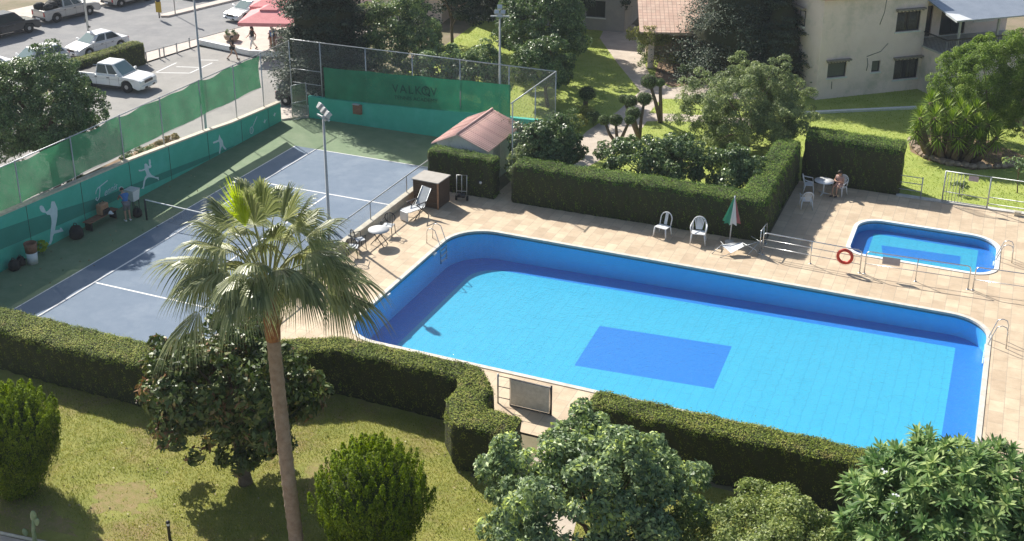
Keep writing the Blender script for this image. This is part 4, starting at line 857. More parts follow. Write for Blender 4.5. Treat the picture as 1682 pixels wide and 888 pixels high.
# yucca clump on its rock bed
def yucca():
    t = thing('yucca', 'clump of spiky yuccas on thick trunks above the rock bed', 'yucca', (33.2, 12.9, 0)); vs = []; b = MB()
    heads = [(-1.9, -.2, 2.2, .8), (-1.1, -.5, 2.4, .85), (-1.5, .6, 2.9, .8), (-.2, -.6, 2.35, .9), (.5, -.3, 2.5, .95), (1.1, -.5, 2.2, .9), (1.7, -.2, 2.3, .9), (.1, .4, 2.7, .9), (-2.0, -.5, 1.5, .7), (-.8, -.9, 1.5, .8), (.3, -1.0, 1.6, .8), (1.3, -.9, 1.5, .8), (2.2, -.4, 1.7, .8), (-.6, .2, 2.6, .9), (.9, .3, 2.8, .9)]
    for x, y, z, L in heads:
        b.tube([(x * .55, y * .6, -.05), (x * .8, y * .8, z * .5), (x, y, z)], [.22, .15, .11], 8)
        for k in range(120):
            a = k * 2.39996; e = R(85 - 140 * k / 120); d = np.array([math.cos(a) * math.cos(e), math.sin(a) * math.cos(e), math.sin(e)]); s = np.array([-math.sin(a), math.cos(a), 0]) * .035
            p = np.array([x, y, z + .15 - .4 * k / 120]); l = L * random.uniform(.75, 1.1); m = p + d * l * .5; tip = p + d * l - np.array([0, 0, .12 * l])
            vs.append([p - s * .6, m - s, tip, m + s])
    V = np.array(vs).reshape(-1, 3); npmesh('leaves', V, np.arange(len(V)).reshape(-1, 4), G_['yucca'], t); b.obj('trunk', M['bark'], t)
yucca()
def rock(x, y, z, r, lab, grp='rocks edging the yucca bed'):
    bm = bmesh.new(); bmesh.ops.create_icosphere(bm, subdivisions=2, radius=r)
    s = (random.uniform(.8, 1.3), random.uniform(.8, 1.2), random.uniform(.5, .8)); ph = random.uniform(0, 9)
    for v in bm.verts:
        q = v.co / r; d = 1 + .18 * math.sin(q.x * 3 + ph) * math.cos(q.y * 4 - ph) + .1 * math.sin(q.z * 7 + ph); v.co = Vector((v.co.x * s[0], v.co.y * s[1], v.co.z * s[2])) * d
    me = bpy.data.meshes.new('rock'); bm.to_mesh(me); bm.free(); o = link('rock', me, M['rock']); o.location = (x, y, z); tag(o, lab, 'rock', grp)
LB = 'brown rock in the edging of the yucca bed'
for i in range(22):
    f = i / 21; p = [(30.9, 15.0), (31.3, 13.6), (31.9, 12.5), (33, 11.9), (34.4, 11.9), (35.8, 12.5), (36.6, 13.6)]; k = min(5, int(f * 6)); g = f * 6 - k
    rock(p[k][0] * (1 - g) + p[k + 1][0] * g, p[k][1] * (1 - g) + p[k + 1][1] * g, .08, random.uniform(.18, .32), LB)
b = MB(); b.sheet([(30.6, 15.6), (31.0, 13.2), (32, 12.1), (34.4, 11.5), (36.3, 12.6), (37, 15), (35, 17), (32, 17)], -.02); struct(b.obj('flower_bed', M['earth']))
tree('round_shrub', 'low pale shrub behind the left part of the banner', 'shrub', (.9, 7.2, 0), (.9, 7.2, 1.5), (1.5, 1.0, 1.3), G_['citrus'], 70, 100, .4, .15, .045, r0=.05)
tree('round_shrub', 'low dark shrub behind the conifer side of the banner', 'shrub', (-1.8, 7.0, 0), (-1.8, 7.0, 1.4), (1.4, 1.0, 1.4), G_['bushdark'], 70, 100, .4, .15, .045, r0=.05)
t = tree('sapling', 'thin young tree with few pale leaves on the lawn behind the steel fence', 'sapling', (36.75, 9.0, 0), (36.6, 9.0, 1.5), (.75, .5, .32), G_['citrus'], 14, 14, .2, .14, .05, r0=.03, k=8)
tree('small_plant', 'small dark plant on the lawn behind the steel gate', 'plant', (34.0, 7.6, 0), (34.0, 7.6, .35), (.38, .3, .3), G_['bushdark'], 12, 30, .15, .10, .035, r0=.02, k=4)

HAZE = .00028
# ------------------------------------------------------------------ buildings
def holed(b, x0, x1, z0, z1, holes, depth=.16, y=0., mi=0):
    """front wall sheet facing -y with openings and their reveals"""
    T = Matrix(((1, 0, 0, 0), (0, 0, -1, y), (0, 1, 0, 0), (0, 0, 0, 1)))
    hs = [[(a, c), (d, c), (d, e), (a, e)] for a, c, d, e in holes]
    m = MB(); m.sheet([(x0, z0), (x1, z0), (x1, z1), (x0, z1)], 0, hs); b.add([T @ Vector(v) for v in m.v], m.f, mi)
    for a, c, d, e in holes:
        b.add([(a, y, c), (d, y, c), (d, y, e), (a, y, e), (a, y + depth, c), (d, y + depth, c), (d, y + depth, e), (a, y + depth, e)], [(0, 1, 5, 4), (1, 2, 6, 5), (2, 3, 7, 6), (3, 0, 4, 7)], mi)
def window(parent, x0, z0, x1, z1, gm='glass', hood=True, T=None, mull=1, label=None, curtain=False):
    w = MB(); f = .06
    w.box((x0, .10, z0), (x1, .15, z0 + f), T=T); w.box((x0, .10, z1 - f), (x1, .15, z1), T=T); w.box((x0, .10, z0 + f), (x0 + f, .15, z1 - f), T=T); w.box((x1 - f, .10, z0 + f), (x1, .15, z1 - f), T=T)
    for k in range(mull): xm = x0 + (x1 - x0) * (k + 1) / (mull + 1); w.box((xm - .03, .10, z0 + f), (xm + .03, .15, z1 - f), T=T)
    o = w.obj('window', M['dark'], parent)
    if label: o['label'] = label
    p = MB(); p.box((x0 + .01, .135, z0 + .01), (x1 - .01, .16, z1 - .01), T=T); p.obj('pane', M[gm], o)
    if curtain:
        c = MB()
        for q in range(2):
            a = x0 + .1 + q * (x1 - x0) * .52; n = 9
            for k in range(n): c.tube([T_(T, (a + k * .07, .13, z0 + .08)), T_(T, (a + k * .07, .13, z1 - .08))], .033, 6)
        c.obj('curtain', M['curtain'], o)
    s = MB(); s.box((x0 - .08, -.07, z0 - .10), (x1 + .08, .10, z0 - .005), T=T); s.obj('sill', M['whitetrim'], o)
    if hood: h = MB(); h.box((x0 - .16, -.28, z1 + .14), (x1 + .18, -.004, z1 + .24), T=T); [h.box((x0 - .1 + k * (x1 - x0 + .1) / 7, -.2, z1 + .05), (x0 - .04 + k * (x1 - x0 + .1) / 7, -.004, z1 + .135), T=T) for k in range(8)]; h.obj('awning', M['stain'], o)
def T_(T, p): return tuple(T @ Vector(p)) if T else p
t = thing('cream_house', 'cream two storey house with brown shuttered windows and a grey roofed veranda', 'house', (24.75, 20.98, 0), R(41.4))
HW = [(4.95, 4.0, 6.75, 5.28), (5.2, .78, 7.05, 2.08), (3.47, 1.46, 4.1, 2.2), (.2, 1.36, 1.58, 2.33)]
b = MB(); holed(b, -.5, 7.2, -.1, 6.5, HW)
b.add([(-.5, 0, -.1), (-.5, 0, 6.5), (-.5, 9, 6.5), (-.5, 9, -.1), (15, 9, -.1), (15, 9, 6.5), (7.2, 0, 6.5), (7.2, 0, -.1)], [(0, 1, 2, 3), (3, 2, 5, 4)])
b.add([(7.2, 0, 2.9), (7.2, 0, 6.5), (7.2, 1.6, 6.5), (7.2, 1.6, 2.9)], [(0, 3, 2, 1)])
holed(b, 7.2, 15, 2.9, 6.5, [(7.6, 3.0, 8.9, 5.1), (9.6, 3.0, 11.6, 5.1), (12.3, 3.8, 13.8, 5.1)], y=1.6)
b.obj('wall', M['house'], t)
b = MB(); b.box((7.2, -2.3, -.1), (15, 0, 2.85)); b.obj('lower_wall', M['house'], t)
b = MB(); b.box((7.1, -2.4, 2.853), (15, 1.6, 2.96)); b.obj('veranda_floor', M['kerb'], t)
b = MB(); b.box((-.7, -.35, 6.5), (7.5, 9.3, 6.62)); b.add([(-.8, -.45, 6.62), (7.6, -.45, 6.62), (7.6, 9.4, 6.62), (-.8, 9.4, 6.62), (3.4, 2.5, 8.4), (3.4, 6.5, 8.4)], [(0, 1, 4), (1, 2, 5, 4), (2, 3, 5), (3, 0, 4, 5)]); b.obj('roof', M['roof_pink'], t)
window(t, *HW[0][:2], *HW[0][2:], curtain=True, mull=1); window(t, *HW[1][:2], *HW[1][2:], curtain=True, mull=2); window(t, *HW[2][:2], *HW[2][2:], 'shutter', False, mull=0, label='small green shuttered window'); window(t, *HW[3][:2], *HW[3][2:], 'shutter', True, mull=0, label='window closed by a roller shutter')
TL_ = Matrix.Translation((-.5, 0, 0)) @ Matrix.Rotation(-PI / 2, 4, 'Z') @ Matrix.Translation((0, -.13, 0))
window(t, -3.2, 4.3, -2.0, 5.3, T=TL_, label='side window with white sill')
TV = Matrix.Translation((0, 1.6, 0))
window(t, 7.6, 3.0, 8.9, 5.1, hood=False, T=TV, label='dark veranda door'); window(t, 9.6, 3.0, 11.6, 5.1, hood=False, T=TV, label='wide dark veranda door'); window(t, 12.3, 3.8, 13.8, 5.1, hood=False, T=TV)
b = MB(); b.add([(7.15, -3.0, 5.28), (15.2, -3.0, 5.28), (15.2, 1.7, 6.35), (7.15, 1.7, 6.35)], [(0, 1, 2, 3)]); b.add([(7.15, -3.0, 5.20), (15.2, -3.0, 5.20), (15.2, 1.7, 6.27), (7.15, 1.7, 6.27)], [(3, 2, 1, 0)]); b.add([(7.15, -3, 5.2), (15.2, -3, 5.2), (15.2, -3, 5.28), (7.15, -3, 5.28), (7.15, 1.7, 6.27), (7.15, 1.7, 6.35)], [(0, 1, 2, 3), (4, 0, 3, 5)]); b.obj('veranda_roof', M['awning'], t)
b = MB(); b.add([(7.13, -3.03, 5.17), (7.13, -3.03, 5.31), (7.13, -1.9, 5.55), (7.13, -1.9, 5.41)], [(0, 1, 2, 3)]); b.add([(7.13, -3.03, 5.31), (8.3, -3.0, 5.31), (7.9, -2.2, 5.48), (7.13, -1.9, 5.55)], [(0, 1, 2, 3)]); b.obj('torn_sheet', M['white'], t)
for x in (8.1, 11.05, 14.3): part('post', M['pole'], t, lambda b: b.box((x - .06, -2.25, 2.97), (x + .06, -2.13, 5.4)))
def rail_(b):
    b.box((7.15, -2.36, 3.82), (15, -2.30, 3.90)); b.box((7.15, -2.36, 3.82), (7.21, 0, 3.90))
    for k in range(60): b.box((7.3 + k * .13, -2.345, 2.97), (7.32 + k * .13, -2.325, 3.815))
    for k in range(17): b.box((7.17, -2.2 + k * .13, 2.97), (7.19, -2.18 + k * .13, 3.815))
part('railing', M['dark'], t, rail_)
b = MB()
for p in ([(3.05, -.006, 2.45), (3.15, -.006, 2.0), (3.1, -.006, 1.6)], [(3.0, -.006, 2.55), (4.0, -.006, 2.8), (4.5, -.006, 3.3)], [(4.0, -.006, 6.3), (3.95, -.006, 5.4), (3.7, -.006, 4.6)], [(.6, -.006, 1.1), (.62, -.006, .6)]): b.tube(p, .03, 5)
b.obj('drain_pipe', M['stain'], t)

# pump house
t = thing('pump_house', 'small grey hut with pink clay roof between court and pool hedge', 'hut', (8.35, -1.45, 0))
b = MB(); W_, D_ = 2.85, 4.1
b.add([(0, 0, -.05), (W_, 0, -.05), (W_, 0, 2.2), (W_ * .45, 0, 2.72), (0, 0, 2.2), (0, D_, -.05), (W_, D_, -.05), (W_, D_, 2.2), (W_ * .45, D_, 2.72), (0, D_, 2.2)], [(0, 1, 2, 3, 4), (6, 5, 9, 8, 7), (1, 6, 7, 2), (5, 0, 4, 9)]); b.obj('wall', M['shedwall'], t)
b = MB(); e = .22; zr = 2.80; xr = W_ * .45
for x1, z1 in ((-e, 2.10), (W_ + e, 2.12)):
    q = [(xr, -e, zr), (x1, -e, z1), (x1, D_ + e, z1), (xr, D_ + e, zr)]; q2 = [(x, y, z - .06) for x, y, z in q]
    b.add(q + q2, [(0, 1, 2, 3), (7, 6, 5, 4), (0, 4, 5, 1), (1, 5, 6, 2), (2, 6, 7, 3)] )
b.obj('roof', M['roof_pink'], t)
b = MB()
for k in range(24): y = -e + .1 + k * (D_ + 2 * e - .2) / 23; b.tube([(xr, y, zr + .012), (W_ + e, y, 2.132)], .028, 6); b.tube([(xr, y, zr + .012), (-e, y, 2.112)], .028, 6)
b.tube([(xr, -e, zr + .03), (xr, D_ + e, zr + .03)], .06, 8); b.obj('roof_tiles', M['roof_pink'], t)
part('door', M['pole'], t, lambda b: b.box((W_ + .003, .9, .02), (W_ + .04, 1.65, 1.85)))
V, F = leafset(np.column_stack([rng.uniform(xr, W_, 60), D_ + .2 - rng.exponential(.35, 60), np.full(60, 0)]) + 0, np.tile([0, 0, 1.], (60, 1)), .11, .035)
V = V.reshape(-1, 4, 3); x = V[:, 0, 0]; V[:, :, 2] += (zr + .03 - (x - xr) * (zr - 2.12) / (W_ + e - xr))[:, None]; npmesh('dead_leaves', V.reshape(-1, 3), F, G_['dead'], t)

# pergola with tiled roof
t = thing('pergola', 'small tiled roof garden pergola on pale posts overgrown with yellow creeper', 'pergola', (12.55, 23.5, 0), R(20))
for x, y in ((0, 0), (3.4, 0), (0, 3.0), (3.4, 3.0)): part('post', M['house'], t, lambda b: b.box((x - .20, y - .20, -.05), (x + .20, y + .20, 2.35)), .02)
part('beam', M['house'], t, lambda b: b.box((-.3, -.3, 2.353), (3.7, 3.3, 2.6)))
part('roof', M['roof_pergola'], t, lambda b: (b.add([(-.9, -.9, 2.72), (4.4, -.9, 2.72), (4.4, 3.6, 4.25), (-.9, 3.6, 4.25), (-.9, -.9, 2.62), (4.4, -.9, 2.62), (4.4, 3.6, 4.15), (-.9, 3.6, 4.15)], [(0, 1, 2, 3), (7, 6, 5, 4), (0, 4, 5, 1), (1, 5, 6, 2), (2, 6, 7, 3), (3, 7, 4, 0)])))
part('back_wall', M['stain'], t, lambda b: b.box((-.2, 3.22, -.05), (3.6, 3.38, 2.35)))
P, N, C = crown_points((-.1, -.3, 2.35), (1.5, .75, .55), 60, 60, .35, -.9, .4); V, F = leafset(P, N, .14, .04); npmesh('creeper', V, F, G_['yellow'], t)
P, N, C = crown_points((-.5, .3, 1.2), (.35, .6, 1.3), 30, 40, .3, -.9, .4); V, F = leafset(P, N, .13, .04); npmesh('creeper', V, F, G_['willow'], t)

# houses at the top of the picture
t = thing('pink_roofed_house', 'low house with faded pink roof behind the layered conifer', 'house', (-14.5, 27.5, 0), R(8))
part('wall', M['house'], t, lambda b: b.box((0, 0, -.1), (8.5, 9, 2.6)))
part('roof', M['roof_pink'], t, lambda b: b.add([(-.5, -.5, 2.55), (9, -.5, 2.55), (9, 9.5, 2.55), (-.5, 9.5, 2.55), (2.5, 4.5, 4.2), (6, 4.5, 4.2)], [(0, 1, 5, 4), (1, 2, 5), (2, 3, 4, 5), (3, 0, 4), (0, 3, 2, 1)]))
part('window', M['glass'], t, lambda b: b.box((5.5, -.02, .9), (7.0, .04, 2.0)))
t = thing('grey_house', 'grey house in shade at the top behind the mottled tree', 'house', (-6, 30.5, 0), R(5))
b = MB(); holed(b, 0, 14, -.1, 6, [(1.5, 1, 3, 2.3), (5, 0, 6.2, 2.2), (8, 1, 9.5, 2.3), (11, 1, 12.5, 2.3)]); b.box((0, .2, -.1), (14, 9, 6)); b.obj('wall', M['house_shade'], t)
for q in ((1.5, 1, 3, 2.3), (5, 0, 6.2, 2.2), (8, 1, 9.5, 2.3), (11, 1, 12.5, 2.3)): window(t, *q, hood=False)
part('roof', M['roof_pink'], t, lambda b: b.box((-.4, -.4, 6.003), (14.4, 9.4, 6.2)))

# ------------------------------------------------------------------ lights and street furniture
def flood(label, x, y, h, heads, az, lamps=True):
    t = thing('flood_light', label, 'flood light', (x, y, 0), group='flood light poles of the tennis court')
    part('pole', M['pole'], t, lambda b: b.tube([(0, 0, -.1), (0, 0, .6), (0, 0, .62), (0, 0, h)], [.10, .10, .075, .055], 12))
    T0 = Matrix.Rotation(az, 4, 'Z')
    part('crossbar', M['galv'], t, lambda b: b.box((-.55, -.04, h - .03), (.55, .04, h + .05), T=T0))
    for k, (dx, dz) in enumerate(heads):
        T = T0 @ Matrix.Translation((dx, -.02, h + dz)) @ Matrix.Rotation(R(-38), 4, 'X') @ Matrix.Scale(.78, 4)
        b = MB(); b.add([(-.19, -.20, -.17), (.19, -.20, -.17), (.19, -.20, .17), (-.19, -.20, .17), (-.11, .16, -.10), (.11, .16, -.10), (.11, .16, .10), (-.11, .16, .10)], [(4, 5, 6, 7), (0, 1, 5, 4), (1, 2, 6, 5), (2, 3, 7, 6), (3, 0, 4, 7), (3, 2, 1, 0)], T=T); o = b.obj('lamp_head', M['pole'], t, .015)
        g = MB(); g.box((-.16, -.215, -.14), (.16, -.203, .14), T=T); g.obj('lamp_glass', M['lamp_glass'], o)
    return t
flood('flood light pole with a cluster of lamps standing in the middle of the court side', 6.43, -9.3, 5.65, [(-.36, .22), (0, .32), (.34, .44), (-.15, .02)], R(150))
flood('flood light pole at the far end beside the pump house roof', 7.87, 7.98, 6.65, [(-.18, .22), (.18, .22), (0, .52), (0, .02)], R(20))
flood('tallest light pole rising behind the mural wall out of the picture', -5.25, -2.9, 9.2, [(-.3, .2), (.3, .2)], R(90))
t = thing('street_lamp', 'grey street lamp pole beside the parked white cars', 'street lamp', (-26.0, 11.5, 0))
part('pole', M['pole'], t, lambda b: b.tube([(0, 0, -.1), (-.02, 0, 5), (0, 0, 8.2), (-.8, 0, 8.6)], [.09, .07, .05, .04], 10)); part('lamp_head', M['pole'], t, lambda b: b.box((-1.3, -.12, 8.55), (-.7, .12, 8.68)), .03)
part('bracket', M['dark'], t, lambda b: (b.box((-.16, -.06, 2.0), (-.06, .06, 2.25)), b.box((.06, -.05, 1.6), (.2, .05, 1.72))))
b0 = None
for i, (x, y) in enumerate(((-20.06, 10.33), (-19.79, 11.46), (-19.81, 11.96), (-19.58, 13.1), (-19.65, 14.67))):
    lb = 'thin grey bollard in the row between parking lot and street'
    if b0 is None: b0 = part('bollard', M['pole'], None, lambda b: b.lathe([(.05, -.05), (.05, .72), (.03, .76)], 10)); b0.location = (x, y, 0); tag(b0, lb, 'bollard', 'bollards edging the parking lot')
    else: dup(b0, None, (x, y, 0))
t = thing('keep_sign', 'yellow traffic bollard at the tip of the traffic island', 'traffic sign', (-27.0, 20.6, .1))
part('post', M['dark'], t, lambda b: b.tube([(0, 0, 0), (0, 0, .5)], .05, 8)); part('board', M['yellow'], t, lambda b: b.box((-.26, -.05, .45), (.26, .05, 1.35)), .04); part('disc', M['dark'], t, lambda b: b.tube([(0, -.055, 1.5), (0, .05, 1.5)], .22, 16))
t = thing('sign_post', 'thin grey post further along the traffic island', 'post', (-26.7, 22.2, .1)); part('pole', M['pole'], t, lambda b: b.tube([(0, 0, 0), (0, 0, 4.6)], .045, 8)); part('bracket', M['dark'], t, lambda b: b.box((-.25, -.03, 3.8), (.25, .03, 4.3)))
b = MB(); b.prism([(-19.6, 15.55), (-14.4, 14.55), (-11.3, 15.2), (-11.3, 15.45), (-14.4, 14.82), (-19.55, 15.85)], 0, .42); o = b.obj('low_wall', M['whitetrim'], None, .04); tag(o, 'long low white kerb wall between parking lot and terrace', 'wall')
def parasol(label, x, y, rz):
    t = thing('terrace_parasol', label, 'parasol', (x, y, .04), rz, 'faded red square parasols on the terrace')
    part('pole', M['pole'], t, lambda b: b.tube([(0, 0, 0), (0, 0, 3.2)], .05, 10)); part('base', M['kerb'], t, lambda b: b.box((-.4, -.4, 0), (.4, .4, .1)), .02)
    def cn(b):
        s, q = 1.9, .55; r = [(-s, -s, 2.55), (s, -s, 2.55), (s, s, 2.55), (-s, s, 2.55)]; i = [(-q, -q, 3.12), (q, -q, 3.12), (q, q, 3.12), (-q, q, 3.12)]; lo = [(x_, y_, 2.30) for x_, y_, z_ in r]
        b.add(r + i + lo, [(0, 1, 5, 4), (1, 2, 6, 5), (2, 3, 7, 6), (3, 0, 4, 7), (8, 9, 1, 0), (9, 10, 2, 1), (10, 11, 3, 2), (11, 8, 0, 3)])
    part('canopy', M['canvas_pink'], t, cn)
    def vt(b):
        q = .62; b.add([(-q, -q, 3.20), (q, -q, 3.20), (q, q, 3.20), (-q, q, 3.20), (0, 0, 3.48), (-q, -q, 3.08), (q, -q, 3.08), (q, q, 3.08), (-q, q, 3.08)], [(0, 1, 4), (1, 2, 4), (2, 3, 4), (3, 0, 4), (5, 6, 1, 0), (6, 7, 2, 1), (7, 8, 3, 2), (8, 5, 0, 3)])
    part('vent', M['canvas_pink'], t, vt)
    def rb(b):
        for k in range(4): a = R(45 + 90 * k); b.tube([(0, 0, 3.15), (2.6 * math.cos(a), 2.6 * math.sin(a), 2.53)], .02, 5)
    part('ribs', M['pole'], t, rb)
parasol('front faded red parasol over the dark kiosk', -13.5, 16.2, R(20)); parasol('rear faded red parasol at the top edge beside the white hatchback', -15.6, 20.6, R(22))
t = thing('kiosk', 'purple grey serving counter under the front red parasol', 'kiosk', (-13.0, 17.6, .04), R(15))
part('counter', M['kiosk'], t, lambda b: b.box((-1.4, -.4, 0), (1.9, .6, 1.05)), .02); part('top', M['dark'], t, lambda b: b.box((-1.45, -.45, 1.053), (1.95, .65, 1.1))); part('back', M['dark'], t, lambda b: b.box((.4, .7, 0), (1.9, 1.5, 1.6)), .02)
t = thing('planter_boulder', 'pale rounded planter on the terrace near the white hatchback', 'planter', (-17.9, 17.4, .04)); part('pot', M['rock'], t, lambda b: b.lathe([(.25, 0), (.5, .15), (.6, .4), (.5, .5)], 14)); P, N, C = crown_points((0, 0, .6), (.45, .4, .2), 14, 30, .15); V, F = leafset(P, N, .1, .03); npmesh('leaves', V, F, G_['bushdark'], t)

# ------------------------------------------------------------------ vehicles
def wheel_(parent, x, y, r, w, s):
    o = part('wheel', M['tyre'], parent, lambda b: b.lathe([(r * .62, -w / 2), (r * .94, -w / 2), (r, -w * .3), (r, w * .3), (r * .94, w / 2), (r * .62, w / 2)], 20, T=Matrix.Translation((x, y, r)) @ Matrix.Rotation(PI / 2, 4, 'X')))
    def rm(b):
        T = Matrix.Translation((x, y + s * (w / 2 - .015), r)) @ Matrix.Rotation(PI / 2, 4, 'X'); b.lathe([(.03, -.02), (r * .60, -.02), (r * .63, .012), (r * .55, .012), (.03, .02)], 16, T=T)
    part('rim', M['rim'], o, rm)
def car(name, label, kind, paint, loc, rz, L=4.3, W=1.75, Hh=1.48, wb=2.6, r=.32, group=None, spare=False):
    """faces +x; side profile with wheel arches extruded across, tapered glasshouse with panes, lamps, bumpers, mirrors, wheels"""
    t = thing(name, label, 'car' if kind != 'pickup' else 'pickup truck', loc, rz, group); h = L / 2; cx0, cx1 = -wb / 2 - (.12 if kind != 'pickup' else .05), wb / 2 - (.0 if kind == 'pickup' else .05)
    g = .24 if kind in ('pickup', 'suv') else .18; belt = Hh * (.58 if kind in ('pickup', 'suv') else .60); hood = belt - (.02 if kind != 'pickup' else .0)
    ar = r + .07
    def arc(c): return [(c + ar * math.cos(a), max(g, r + ar * math.sin(a))) for a in np.linspace(0, PI, 11)]
    low = [(h - .06, g + .05)] + [(h - .25, g)] + arc(cx1) + arc(cx0) + [(-h + .25, g), (-h + .03, g + .1)]
    if kind == 'pickup': up = [(-h, belt - .12), (-h + .02, belt), (.75, belt), (h - 1.45, belt + .0), (h - .55, hood - .07), (h - .12, hood - .18), (h, hood - .35)]
    elif kind == 'suv': up = [(-h, belt - .2), (-h + .06, belt), (h - 1.25, belt), (h - .45, hood - .06), (h - .08, hood - .17), (h, hood - .38)]
    else: up = [(-h, belt - .25), (-h + .10, belt - .03), (h - 1.1, belt), (h - .45, hood - .13), (h - .1, hood - .27), (h, hood - .45)]
    prof = low + up
    T = Matrix(((1, 0, 0, 0), (0, 0, 1, 0), (0, 1, 0, 0), (0, 0, 0, 1)))
    b = MB(); b.prism(prof, -W / 2, W / 2, T=T); body = b.obj('body', M[paint], t, .07, 3)
    # glasshouse: belt polygon -> roof polygon
    if kind == 'pickup': xa, xb, ra, rb = -h + 1.72, h - 1.38, -h + 1.86, h - 2.15
    elif kind == 'suv': xa, xb, ra, rb = -h + .08, h - 1.18, -h + .38, h - 1.95
    elif kind == 'sedan': xa, xb, ra, rb = -h + .55, h - 1.05, -h + 1.25, h - 1.95
    else: xa, xb, ra, rb = -h + .12, h - 1.0, -h + .62, h - 1.85
    y0, y1 = W / 2 - .05, W / 2 - .24; z0, z1 = belt - .03, Hh - .03
    c0 = [(xa, -y0, z0), (xb, -y0 + .04, z0), (xb, y0 - .04, z0), (xa, y0, z0)]; c1 = [(ra, -y1, z1), (rb, -y1 + .02, z1), (rb, y1 - .02, z1), (ra, y1, z1)]
    b = MB(); b.add(c0 + c1, [(3, 2, 1, 0), (4, 5, 6, 7), (0, 1, 5, 4), (1, 2, 6, 5), (2, 3, 7, 6), (3, 0, 4, 7)]); b.obj('cabin', M[paint], t, .07, 3)
    def quad(face, u0, u1, v0, v1, d=.012):
        A, B, C_, D = [Vector(q) for q in face]
        f = lambda u, v: (A * (1 - u) + B * u) * (1 - v) + (D * (1 - u) + C_ * u) * v
        n = (B - A).cross(D - A).normalized(); p = [f(u0, v0), f(u1, v0), f(u1, v1), f(u0, v1)]
        return [q + n * d for q in p] + [q - n * .02 for q in p]
    QF = [(0, 1, 2, 3), (0, 4, 5, 1), (1, 5, 6, 2), (2, 6, 7, 3), (3, 7, 4, 0)]
    fr = [c0[1], c0[2], c1[2], c1[1]]; rr = [c0[3], c0[0], c1[0], c1[3]]; sr = [c0[0], c0[1], c1[1], c1[0]]; sl = [c0[2], c0[3], c1[3], c1[2]]
    part('windscreen', M['winds'], t, lambda b: b.add(quad(fr, .06, .94, .1, .92), QF)); part('rear_window', M['carglass'], t, lambda b: b.add(quad(rr, .08, .92, .2, .9), QF))
    cuts = [(.06, .47), (.53, .86)] if kind in ('pickup', 'sedan') else [(.05, .28), (.32, .60), (.645, .89)]
    for a, c in cuts:
        part('side_window', M['carglass'], t, lambda b: b.add(quad(sr, a, c, .16, .88), QF)); part('side_window', M['carglass'], t, lambda b: b.add(quad(sl, 1 - c, 1 - a, .16, .88), QF))
    for s in (-1, 1):
        part('headlight', M['headlight'], t, lambda b: b.box((h - .30, s * (W / 2 - .30) - .19, hood - .37), (h + .005, s * (W / 2 - .30) + .19, hood - .20)), .05)
        part('taillight', M['taillight'], t, lambda b: b.box((-h - .012, s * (W / 2 - .14) - .09, belt - .42), (-h + .12, s * (W / 2 - .14) + .09, belt - .08)), .02)
        part('mirror', M[paint], t, lambda b: b.box((xb - .35, s * (W / 2 + .09) - .11, belt + .02), (xb - .22, s * (W / 2 + .09) + .11, belt + .18)), .03)
        for cx in (cx0, cx1): wheel_(t, cx, s * (W / 2 - .10), r, .22, s)
        part('sill_trim', M['dark'], t, lambda b: b.box((cx0 + ar + .08, s * (W / 2 + .004) - .012, g + .02), (cx1 - ar - .08, s * (W / 2 + .004) + .012, g + .12)))
        for xh in (.15, -.75): part('door_handle', M['dark'], t, lambda b: b.box((xh - .09, s * (W / 2 + .01) - .015, belt - .17), (xh + .09, s * (W / 2 + .01) + .015, belt - .13)))
    part('grille', M['dark'], t, lambda b: b.box((h - .08, -W * .24, hood - .40), (h + .018, W * .24, hood - .22)), .02)
    part('bumper', M[paint], t, lambda b: b.box((h - .12, -W / 2 + .08, g + .06), (h + .07, W / 2 - .08, g + .27)), .05)
    part('bumper', M['dark' if kind != 'hatch' else paint], t, lambda b: b.box((-h - .07, -W / 2 + .08, g + .08), (-h + .1, W / 2 - .08, g + .26)), .05)
    part('lower_grille', M['dark'], t, lambda b: b.box((h + .05, -W * .30, g + .09), (h + .078, W * .30, g + .20)))
    if kind == 'pickup':
        def bed(b):
            x0_, x1_ = -h + .07, xa - .04; yy = W / 2 - .09
            b.add([(x0_, -yy, belt + .006), (x1_, -yy, belt + .006), (x1_, yy, belt + .006), (x0_, yy, belt + .006)], [(0, 1, 2, 3)])
        part('bed', M['dark'], t, bed)
        part('bed_rail', M[paint], t, lambda b: [b.box(*q) for q in (((-h + .02, -W / 2 + .02, belt - .02), (xa, -W / 2 + .09, belt + .05)), ((-h + .02, W / 2 - .09, belt - .02), (xa, W / 2 - .02, belt + .05)), ((-h, -W / 2 + .09, belt - .02), (-h + .07, W / 2 - .09, belt + .05)))], .02)
    part('number_plate', M['white'], t, lambda b: (b.box((h + .072, -.26, g + .10), (h + .084, .26, g + .21)), )); part('number_plate', M['white'], t, lambda b: b.box((-h - .085, -.26, g + .12), (-h - .072, .26, g + .23)))
    def seams(b):
        for s in (-1, 1):
            for xs_ in ((xb - .25, (xa + xb) / 2 + .08, xa + .12) if kind != 'hatch' else (xb - .2, (xa + xb) / 2 - .1)): b.box((xs_ - .006, s * (W / 2 + .001) - .004, g + .12), (xs_ + .006, s * (W / 2 + .001) + .004, belt - .05))
            b.box((-h + .3, s * (W / 2 + .001) - .003, belt - .24), (h - .5, s * (W / 2 + .001) + .003, belt - .232))
        b.box((xb + .02, -W / 2 + .12, hood - .005), (xb + .04, W / 2 - .12, hood + .012))
    part('panel_gaps', M['dark'], t, seams)
    if spare: part('spare_wheel', M['tyre'], t, lambda b: b.lathe([(.05, 0), (.34, 0), (.36, .1), (.3, .2), (.05, .2)], 20, T=Matrix.Translation((-h - .2, 0, .95)) @ Matrix.Rotation(PI / 2, 4, 'Y')))
    return t
car('pickup_truck', 'clean white double cab pickup in the parking lot, facing right', 'pickup', 'car_white', (-18.3, 5.0, -.045), R(4.3), 5.2, 1.82, 1.80, 3.0, .38)
